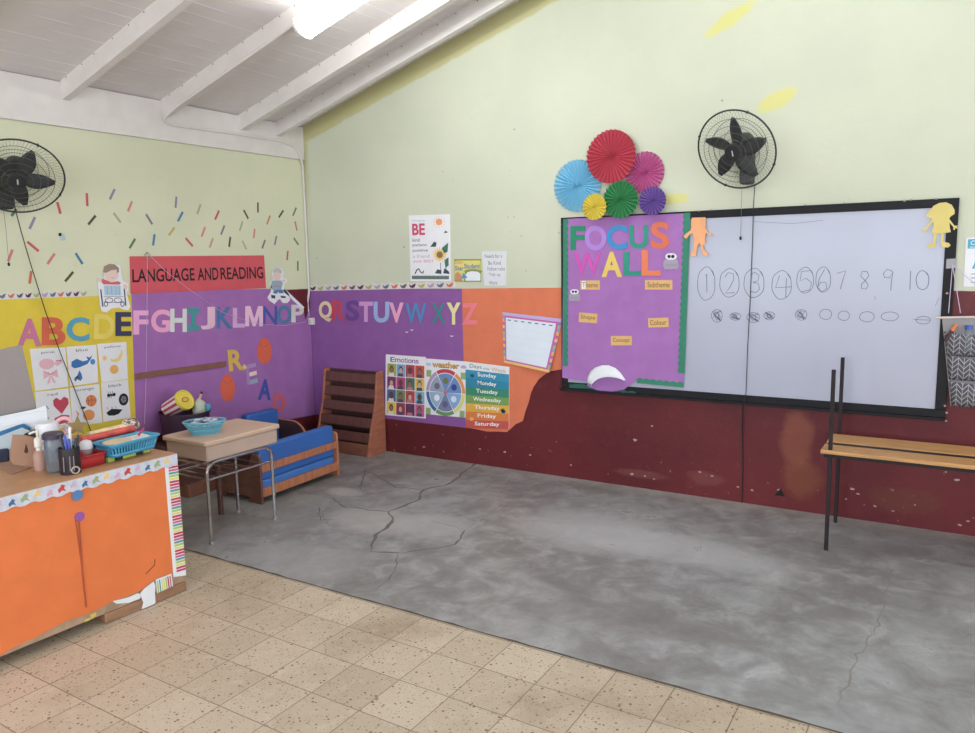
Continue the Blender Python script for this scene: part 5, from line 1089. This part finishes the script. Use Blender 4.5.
# clear bottle
b_ = T(56.5,471.5); WBt = root('water_bottle', 'clear plastic water bottle with dark purple lid at the front of the orange desk', 'bottle')
mb = MB(); mb.lathe([(.0,0),(.038,0),(.041,.01),(.041,.06),(.043,.07),(.043,.15),(.036,.163),(.036,.166),(.0,.166)], mat('smoky_clear', (168,178,190), .15, 0, trans=.75), b_, 24, caps=False); mb.obj('bottle_body', WBt)
mb = MB(); mb.lathe([(.0,.163),(.047,.163),(.048,.183),(.04,.192),(.0,.194)], mat('plum_lid', (66,54,76), .4, 0), b_, 24, caps=False); mb.obj('lid', WBt)
for k in range(3): mb = MB(); a = facing(b_); mb.stroke(a, [(.0+.012*k-.004,.80+.749-.749+.0+.03*k*.3+.05),(.018+.006*k,.86+.03*k*.2)], .003, .0435, C('scrawl', (70,74,90))); mb.obj('printed_mark', WBt)
# pink roll on a small jar
b_ = T(65.5,457.5); JR = root('white_jar', 'small white jar under the pink ring behind the pen holder', 'jar')
mb = MB(); mb.lathe([(0,0),(.034,0),(.036,.01),(.036,.10),(0,.10)], mat('milky_plastic', 0), b_, 20, caps=False); mb.obj('jar_body', JR)
mb = MB(); mb.lathe([(0,.10),(.038,.10),(.038,.118),(0,.12)], mat('white_lid', 0), b_, 20, caps=False); mb.obj('lid', JR)
pl = facing(b_); cpos = pl.px(64.5,429.5); mb = MB(); cz = HD+.12+.047
mb.tube([pl.pt(cpos[0]+.037*math.cos(2*PI*i/28), cz+.037*math.sin(2*PI*i/28), 0) for i in range(28)], .010, mat('pink_tape', (228,170,178), .5, .04), 10, True)
tag(mb.obj('tape_ring'), 'pink ring standing upright above the clear water bottle', 'ring')
# pen holder
b_ = T(71,473); PH = root('pen_holder', 'round black pen holder with a wheel emblem on the front edge of the orange desk', 'pen holder'); BLP = mat('black_cup', (44,36,44), .4, .08)
mb = MB(); mb.lathe([(0,0),(.044,0),(.046,.006),(.046,.125),(.043,.125),(.043,.008),(0,.008)], BLP, b_, 24, caps=False); mb.obj('cup', PH)
pl = facing(b_); mb = MB(); c0 = (.020, HD+.022); a = ell(*c0, .016, .016, 20)
mb.tube([pl.pt(x, z, .0465) for x, z in a], .0035, mat('emblem_silver', (170,160,150), .4, 0), 6, True); mb.obj('wheel_emblem', PH)
mb = MB()
for x in (-.03,-.004,.012): mb.sheet(pl, [(x,HD+.02),(x+.005,HD+.02),(x+.007,HD+.09),(x+.002,HD+.09)], .046, .002, mat('grey_rib', (120,112,116), .5, 0))
mb.obj('cup_rib', PH)
for dx, dy, tx, ty, h, c, nm, lab in ((-.018,.012,-.030,.01,.180,(40,44,60),'dark','black pen leaning left in the pen holder'),(-.004,-.02,-.012,-.025,.190,(60,84,196),'blue','blue capped pen at the front of the pen holder'),(.006,-.028,.004,-.034,.172,(52,72,180),'blue2','second blue pen in the pen holder, in front of the white one'),(.010,.02,.012,.03,.215,(226,224,230),'white','tall white pen in the middle of the pen holder'),(.022,-.005,.034,-.004,.165,(46,40,44),'black','black pen leaning right in the pen holder'),(.028,.016,.046,.02,.175,(70,60,60),'grey','dark grey pen leaning furthest right in the pen holder')):
    mb = MB(); p0 = b_+pl.U*(dx*.6)-pl.N*(dy*.6)+Vector((0,0,.014)); p1 = b_+pl.U*tx-pl.N*ty+Vector((0,0,h)); mb.tube([p0,p0.lerp(p1,.96),p1], [.0065,.0065,.004], mat('pen_'+nm, c, .35, 0), 10)
    tag(mb.obj('pen'), lab, 'pen', 'pens in the black pen holder')
# star wand
SW = root('star_wand', 'gold star on a stick rising from behind the pen holder', 'star wand'); pl = facing(T(75,462)); c = pl.px(77.5,426); Rr = .055
mb = MB(); mb.sheet(pl, [(c[0]+(Rr if i % 2 == 0 else Rr*.42)*math.sin(PI*i/5+.08), c[1]+(Rr if i % 2 == 0 else Rr*.42)*math.cos(PI*i/5+.08)) for i in range(10)], 0, .006, mat('gold_card', (142,112,54), .45, .08)); mb.obj('star', SW)
mb = MB(); mb.tube([pl.pt(c[0],c[1]-.02,-.004), pl.pt(c[0]-.002,HD,-.004)], .005, mat('stick_tan', (190,150,110), .6, 0), 8); mb.obj('stick', SW)
# small jar with white cap
b_ = T(87.5,462.5); SJ = root('small_jar', 'small clear jar with white domed cap inside the red tray', 'jar')
mb = MB(); mb.lathe([(0,.006),(.026,.006),(.028,.012),(.028,.072),(0,.072)], mat('pinkish_clear', (206,170,174), .2, .04, trans=.3), b_, 20, caps=False); mb.obj('jar_body', SJ)
mb = MB(); mb.lathe([(0,.072),(.030,.072),(.031,.092),(.024,.108),(.010,.115),(0,.115)], mat('white_lid', 0), b_, 20, caps=False); mb.obj('cap', SJ)
# baskets
def basket(name, label, O, ux, w, dpt, h, flare, c, z0, n=22, cat='basket', trans=0, solid=False):
    """open tray with slotted walls; ux is its long direction"""
    R_ = root(name, label, cat); m = mat('plastic_%d_%d_%d' % c, c, .4, .05, trans=trans); ux = Vector(ux).normalized(); uy = Vector((-ux.y, ux.x, 0))
    def loop(s, z, ins=0): return [O+ux*(x)+uy*(y)+Vector((0,0,z-O.z)) for x, y in rrect(-w/2*s+ins, -dpt/2*s+ins, w/2*s-ins, dpt/2*s-ins, min(w,dpt)*.18)]
    mb = MB(); mb.prism(loop(1/flare, z0), (0,0,.006), m); mb.obj('basket_floor', R_)
    mb = MB(); lv = [(1/flare, z0), (1/flare+(1-1/flare)*.25, z0+h*.25), (1/flare+(1-1/flare)*.75, z0+h*.75), (1, z0+h)]; k = len(loop(1,0))
    for (s0, a), (s1, b) in (((lv[0], lv[3]),) if solid else ((lv[0], lv[1]), (lv[2], lv[3]))):
        A, B = loop(s0, a), loop(s1, b); mb.add(A+B, [(i, (i+1) % k, k+(i+1) % k, k+i) for i in range(k)], m)
    o = mb.obj('basket_wall', R_, smooth=60); so = o.modifiers.new('thick', 'SOLIDIFY'); so.thickness = .003
    mb = MB(); A, B = loop(lv[1][0], lv[1][1]), loop(lv[2][0], lv[2][1])
    def along(L, t):
        ds = [(L[(i+1) % k]-L[i]).length for i in range(k)]; tot = sum(ds); t = (t % 1)*tot
        for i in range(k):
            if t <= ds[i]: return L[i].lerp(L[(i+1) % k], t/ds[i] if ds[i] else 0)
            t -= ds[i]
        return L[0]
    for i in range(0 if solid else n*2):
        t = i/(n*2); wv = .5/(n*2); q = [along(A,t-wv*.5), along(A,t+wv*.5), along(B,t+wv*.5), along(B,t-wv*.5)]; cen = (q[0]+q[2])/2-O; cen.z = 0
        mb.prism(q, cen.normalized()*-.003, m)
    if not solid: mb.obj('basket_slats', R_)
    mb = MB(); mb.tube(loop(1.02, z0+h), .005, m, 6, True); mb.obj('rim', R_)
    return R_
RDT = (206,54,56); pa, pb = T(84,470), T(108,463)
basket('red_tray', 'translucent red tray between pen holder and blue basket', (pa+pb)/2+(-DP.N)*.055-DP.U*.008, DP.U, .142, .10, .058, 1.10, RDT, HD, 12, 'tray', .2, True)
BLB = (62,156,200); fa, fb = T(109,463), T(152,451.5); ux = Vector((-.05,1,0)).normalized(); nv = Vector((-1,-.05,0)).normalized()
fa, fb = Vector((-.405,-.672,HD)), Vector((-.425,-.418,HD)); Ob = Vector((-.448,-.540,HD)); back = Vector((-.632,-.545,HD)); zb0 = HD+.027
basket('blue_basket', 'blue slotted basket of papers resting on coloured blocks, front right of the orange desk', Ob, ux, .285, .155, .066, 1.18, BLB, zb0, 24)
basket('blue_basket', 'second blue basket behind the one on coloured blocks', back, ux, .31, .16, .078, 1.10, BLB, HD, 24)
for t, c, nm, lab in ((.10,(150,180,84),'green','green block at the left under the front blue basket'),(.28,(40,48,46),'black','black block under the front blue basket, second from the left'),(.50,(186,206,84),'lime','long lime block at the middle under the front blue basket'),(.74,(40,48,46),'dark','black block under the front blue basket, second from the right'),(.90,(176,196,90),'olive','lime block at the right end under the front blue basket')):
    P = fa.lerp(fb, t); w = .035 if nm != 'lime' else .075; mb = MB()
    mb.prism([P-ux*w/2+nv*.012+Vector((0,0,0)), P+ux*w/2+nv*.012, P+ux*w/2+nv*.08, P-ux*w/2+nv*.08], (0,0,.0255), mat('block_'+nm, c, .6, .05)); tag(mb.obj('block', bevel=.003), lab, 'block', 'blocks under the blue basket')
def lying(O, ux, w, dd, z, tilt, c, name, label, cat, shape='rect', th=.004):
    uy = Vector((-ux.y,ux.x,0)); loop = []
    pts = ell(0,0,w/2,dd/2,24) if shape == 'oval' else rrect(-w/2,-dd/2,w/2,dd/2,.008)
    for x, y in pts: loop.append(O+ux*x+uy*y+Vector((0,0,z-O.z+tilt*y)))
    mb = MB(); mb.prism(loop, (0,0,th), mat('lay_%s_%d' % (name, c[0]), c, .5, .06, 10)); return tag(mb.obj(name), label, cat)
lying(Ob-ux*.055, ux, .15, .105, zb0+.062, .06, (226,196,156), 'paper_plate', 'cream oval plate in the front blue basket', 'plate', 'oval')
lying(Ob+ux*.045, ux, .17, .11, zb0+.054, .08, (226,226,226), 'paper_pile', 'white papers in the front blue basket', 'paper')
mb = MB(); mb.tube([Ob+ux*.07+Vector((0,0,zb0-HD+.072)), Ob+ux*.13+nv*.04+Vector((0,0,zb0-HD+.088))], .006, mat('red_pen', (206,54,84), .4, 0), 8); tag(mb.obj('pen'), 'red pen lying on the papers in the front blue basket', 'pen')
mb = MB(); A_ = back-ux*.15-nv*.03+Vector((0,0,.100)); B_ = back+ux*.15-nv*.03+Vector((0,0,.100)); mb.tube([A_, B_], .019, mat('red_wrap', (214,74,66), .5, .25, 18), 12); tag(mb.obj('paper_roll'), 'red paper roll lying across the rear blue basket', 'roll')
mb = MB(); mb.tube([A_+ux*.08+nv*.05+Vector((0,0,.004)), B_+ux*.06+nv*.05+Vector((0,0,.008))], .021, mat('cream_wrap', (230,200,150), .5, .2, 18), 12); tag(mb.obj('paper_roll'), 'cream paper roll behind the red roll on the rear blue basket', 'roll')
def lump(O, r, sc_, m, seed, name, label, cat, amp=.25):
    bm = bmesh.new(); bmesh.ops.create_icosphere(bm, subdivisions=3, radius=1); rnd = random.Random(seed); ph = [rnd.uniform(0,6) for _ in range(6)]
    for v in bm.verts:
        x, y, z = v.co; f = 1+amp*(.5*math.sin(5*x+ph[0])*math.cos(4*y+ph[1])+.35*math.sin(9*z+ph[2]+3*x)+.25*math.sin(13*y+ph[3]+5*z))
        v.co = Vector((x*sc_[0], y*sc_[1], max(z,-.75)*sc_[2]))*f*r
    zm = min(v.co.z for v in bm.verts); vs = [tuple(v.co+O-Vector((0,0,zm))) for v in bm.verts]; bm.verts.index_update(); fs = [[v.index for v in f.verts] for f in bm.faces]; bm.free()
    mb = MB(); mb.add(vs, fs, m); return tag(mb.obj(name, smooth=60), label, cat)
def patterned(name, a, b, c, s):
    t = NT(name); f = t.noise(s, 3, .6); t.link(t.mix(t.map(f, .56, .60), t.mix(t.map(f, .42, .47), lin(a), lin(b)), lin(c)), t.b.inputs['Base Color']); t.b.inputs['Roughness'].default_value = .9; return t.m
lump(back+ux*.165+nv*.02+Vector((0,0,.082)), .045, (1,1.0,.8), patterned('floral_cloth', (112,84,80), (206,190,180), (150,96,100), 26), 3, 'cloth_bundle', 'crumpled patterned cloth bundle on the right end of the rear blue basket', 'cloth')
# ------------------------------------------------------------------ basket on the student desk
b_ = onz(203.5,434.5,.645); b_ = Vector((b_.x+.005, b_.y+.01, .652)); pl = facing(b_)
BB = root('blue_bowl', 'light blue oval lattice basket of white scraps on the beige student desk', 'basket'); m = mat('sky_plastic', (104,184,212), .4, .05)
M = Matrix((pl.U, -pl.N, Vector((0,0,1)))).transposed().to_4x4(); M.translation = b_
def oval(rx, ry, z, n=40): return [(rx*math.cos(2*PI*i/n), ry*math.sin(2*PI*i/n), z) for i in range(n)]
mb = MB(); mb.M = M; mb.prism(oval(.085,.055,0), (0,0,.005), m); mb.obj('basket_floor', BB)
mb = MB(); mb.M = M; mb.tube(oval(.128,.092,.080), .0055, m, 6, True); mb.obj('rim', BB)
mb = MB(); mb.M = M
for f in (.3,.75): mb.tube(oval(.08+.048*f,.052+.04*f,.08*f), .0035, m, 6, True)
for i in range(44):
    a = 2*PI*i/44
    for s in (-1,1): mb.tube([((.08+.048*f)*math.cos(a+s*.16*f), (.052+.04*f)*math.sin(a+s*.16*f), .003+.077*f) for f in (0,.5,1)], .0028, m, 5)
vs = []; 
for f in (.0,.55): vs += [((.078+.048*f)*math.cos(2*PI*i/40), (.050+.04*f)*math.sin(2*PI*i/40), .08*f) for i in range(40)]
mb.add(vs, [(i, (i+1) % 40, 40+(i+1) % 40, 40+i) for i in range(40)], m)
mb.obj('lattice_wall', BB)
mb = MB(); mb.M = M; rnd = random.Random(5); sw = [mat('scrap_white', (232,232,240), .8, 0), mat('scrap_lilac', (206,200,226), .8, 0)]
for i in range(110):
    a = rnd.uniform(0, 2*PI); r = rnd.uniform(0,1)**.5; c = Vector((.092*r*math.cos(a), .06*r*math.sin(a), rnd.uniform(.05,.108)*(1-.25*r))); R_ = Matrix.Rotation(rnd.uniform(0,6), 3, 'Z') @ Matrix.Rotation(rnd.uniform(-.7,.7), 3, 'X')
    mb.add([c+R_ @ Vector(p) for p in ((-.018,-.010,0),(.018,-.010,.003),(.018,.010,0),(-.018,.010,.004))], [(0,1,2,3)], sw[i % 2])
mb.M = None
tag(mb.obj('paper_scraps'), 'white paper scraps heaped in the light blue oval basket', 'paper scraps', kind='stuff')
# ------------------------------------------------------------------ bin on the low cabinet
bc = Vector((-1.885,.900,.365)); pl = facing(bc); BN = root('tub', 'dark purple tub with popcorn box and bottle against the purple paper', 'tub')
zt = pl.px(184,413)[1]; rt = (pl.px(211,410)[0]-pl.px(157.3,412)[0])/2; cu = (pl.px(211,410)[0]+pl.px(157.3,412)[0])/2; bc = bc + pl.U*cu
h = zt-.365+.014; m = mat('dark_purple_plastic', (60,27,58), .5, .06)
mb = MB(); mb.lathe([(0,0),(rt*.88,0),(rt*.9,.008),(rt*1.0,h),(rt*1.03,h+.004),(rt*1.03,h-.012),(rt*.985,h-.014),(rt*.87,.012),(0,.012)], m, bc, 36, sx=1, sy=.92, caps=False); mb.obj('tub_body', BN)
pl = facing(bc)
right, toc = pl.U, pl.N
PT = root('popcorn_box', 'red and white striped popcorn cup with yellow lid tilted in the purple tub', 'popcorn cup')
lc = pl.pt(*pl.px(184.5,400,.05), .05); ax = (right*.62+toc*.60+Vector((0,0,.42))).normalized()
M = frame_M(lc, ax); mb = MB(); mb.M = M; n = 40; Rl, Rb, Lc = .078, .062, .19; vs = []
for z, r in ((0,Rl-.004),(-Lc,Rb)): vs += [(r*math.cos(2*PI*i/n), r*math.sin(2*PI*i/n), z) for i in range(n)]
rw = (mat('popcorn_red', (206,62,84), .5, 0), mat('popcorn_white', (232,226,230), .5, 0))
for i in range(n): mb.add([vs[i], vs[(i+1) % n], vs[n+(i+1) % n], vs[n+i]], [(3,2,1,0)], rw[(i//2) % 2])
mb.add(vs[n:], [tuple(range(n-1,-1,-1))], rw[1]); mb.obj('striped_cup', PT)
mb = MB(); mb.M = M; mb.lathe([(0,.006),(Rl-.012,.006),(Rl-.008,.012),(Rl+.002,.012),(Rl+.004,-.010),(Rl-.003,-.010)], mat('lid_yellow', (228,206,60), .45, .03), (0,0,0), 36, caps=False); o = mb.obj('lid', PT)
mb = MB(); mb.M = M; 
mb.tube([(.030*math.cos(2*PI*i/20), .017*math.sin(2*PI*i/20), .008) for i in range(20)], .004, mat('popcorn_red', 0), 6, True); mb.obj('lid_emblem', o)
bb = pl.pt(*pl.px(199.5,406,-.02), -.02); CBt = root('round_bottle', 'round clear bottle with brown stopper stick in the purple tub', 'bottle')
mb = MB(); mb.lathe([(0,-.11),(.03,-.11),(.048,-.08),(.055,-.03),(.052,.01),(.038,.036),(.018,.05),(.016,.06),(0,.06)], mat('greenish_clear', (206,212,190), .15, .05, trans=.25), bb, 22, caps=False); mb.obj('bottle_body', CBt)
mb = MB(); a = pl.pt(*pl.px(199.5,399,-.02), -.02); b = pl.pt(*pl.px(201.8,392.5,-.02), -.02); mb.tube([a, a.lerp(b,.8)], .010, mat('tan_stick', (206,160,150), .5, 0), 10); mb.tube([a.lerp(b,.8), b+(b-a)*.1], .011, mat('dark_tip', (60,34,44), .5, 0), 10); mb.obj('stopper', CBt)
mb = MB(); c = pl.pt(*pl.px(208,406), .02); mb.lathe([(0,-.05),(.012,-.05),(.014,-.012),(.02,-.008),(.021,.012),(.015,.02),(0,.021)], mat('cyan_plastic', (72,166,204), .4, 0), c, 16, caps=False); tag(mb.obj('bright_cap'), 'small bright blue cap at the right rim of the purple tub', 'lid')
# ================================================================== LIGHT
def area(name, loc, rot, sx, sy, power, col):
    l = bpy.data.lights.new(name, 'AREA'); l.shape = 'RECTANGLE'; l.size = sx; l.size_y = sy; l.energy = power; l.color = col
    o = bpy.data.objects.new(name, l); COL.objects.link(o); o.location = loc; o.rotation_euler = rot; return o
KW = 1.0
for (a, b, z0, z1) in RHOLES: area('daylight_window', (XR+.10, (a+b)/2, (z0+z1)/2), (0, PI/2, 0), z1-z0, b-a, 74*KW, (.84,.93,1.0))
for (a, b, z0, z1) in EHOLES: area('daylight_window', ((a+b)/2, YR-.10, (z0+z1)/2), (PI/2, 0, 0), b-a, z1-z0, 112*KW, (.84,.93,1.0))
w = bpy.data.worlds.new('sky'); sc.world = w; w.use_nodes = True
bg = w.node_tree.nodes['Background']; bg.inputs[0].default_value = (.80,.88,1,1); bg.inputs[1].default_value = 1.0
# ================================================================== CAMERA
cam = bpy.data.cameras.new('camera'); cam.sensor_width = 36; cam.lens = 36*FPX/975; cam.clip_start = .05
co = bpy.data.objects.new('camera', cam); COL.objects.link(co); sc.camera = co
M = Matrix((_r, _u, -_f)).transposed().to_4x4(); M.translation = CAM; co.matrix_world = M
# ================================================================== put each thing's origin at its base
def fin(o):
    objs = [o]+list(o.children_recursive); ms = [x for x in objs if x.type == 'MESH']
    P = [v.co for x in ms for v in x.data.vertices]
    if not P: return
    base = Vector(((min(p.x for p in P)+max(p.x for p in P))/2, (min(p.y for p in P)+max(p.y for p in P))/2, min(p.z for p in P)))
    for x in ms: x.data.transform(Matrix.Translation(-base))
    o.location = base
for o in list(sc.objects):
    if o.parent is None and o.type in ('MESH', 'EMPTY') and o.get('kind') != 'structure': fin(o)
sc.view_settings.view_transform = 'Standard'; sc.view_settings.look = 'None'; sc.view_settings.gamma = 1; sc.view_settings.use_curve_mapping = False
sc.view_settings.exposure = 0.20
sc.cycles.use_denoising = True
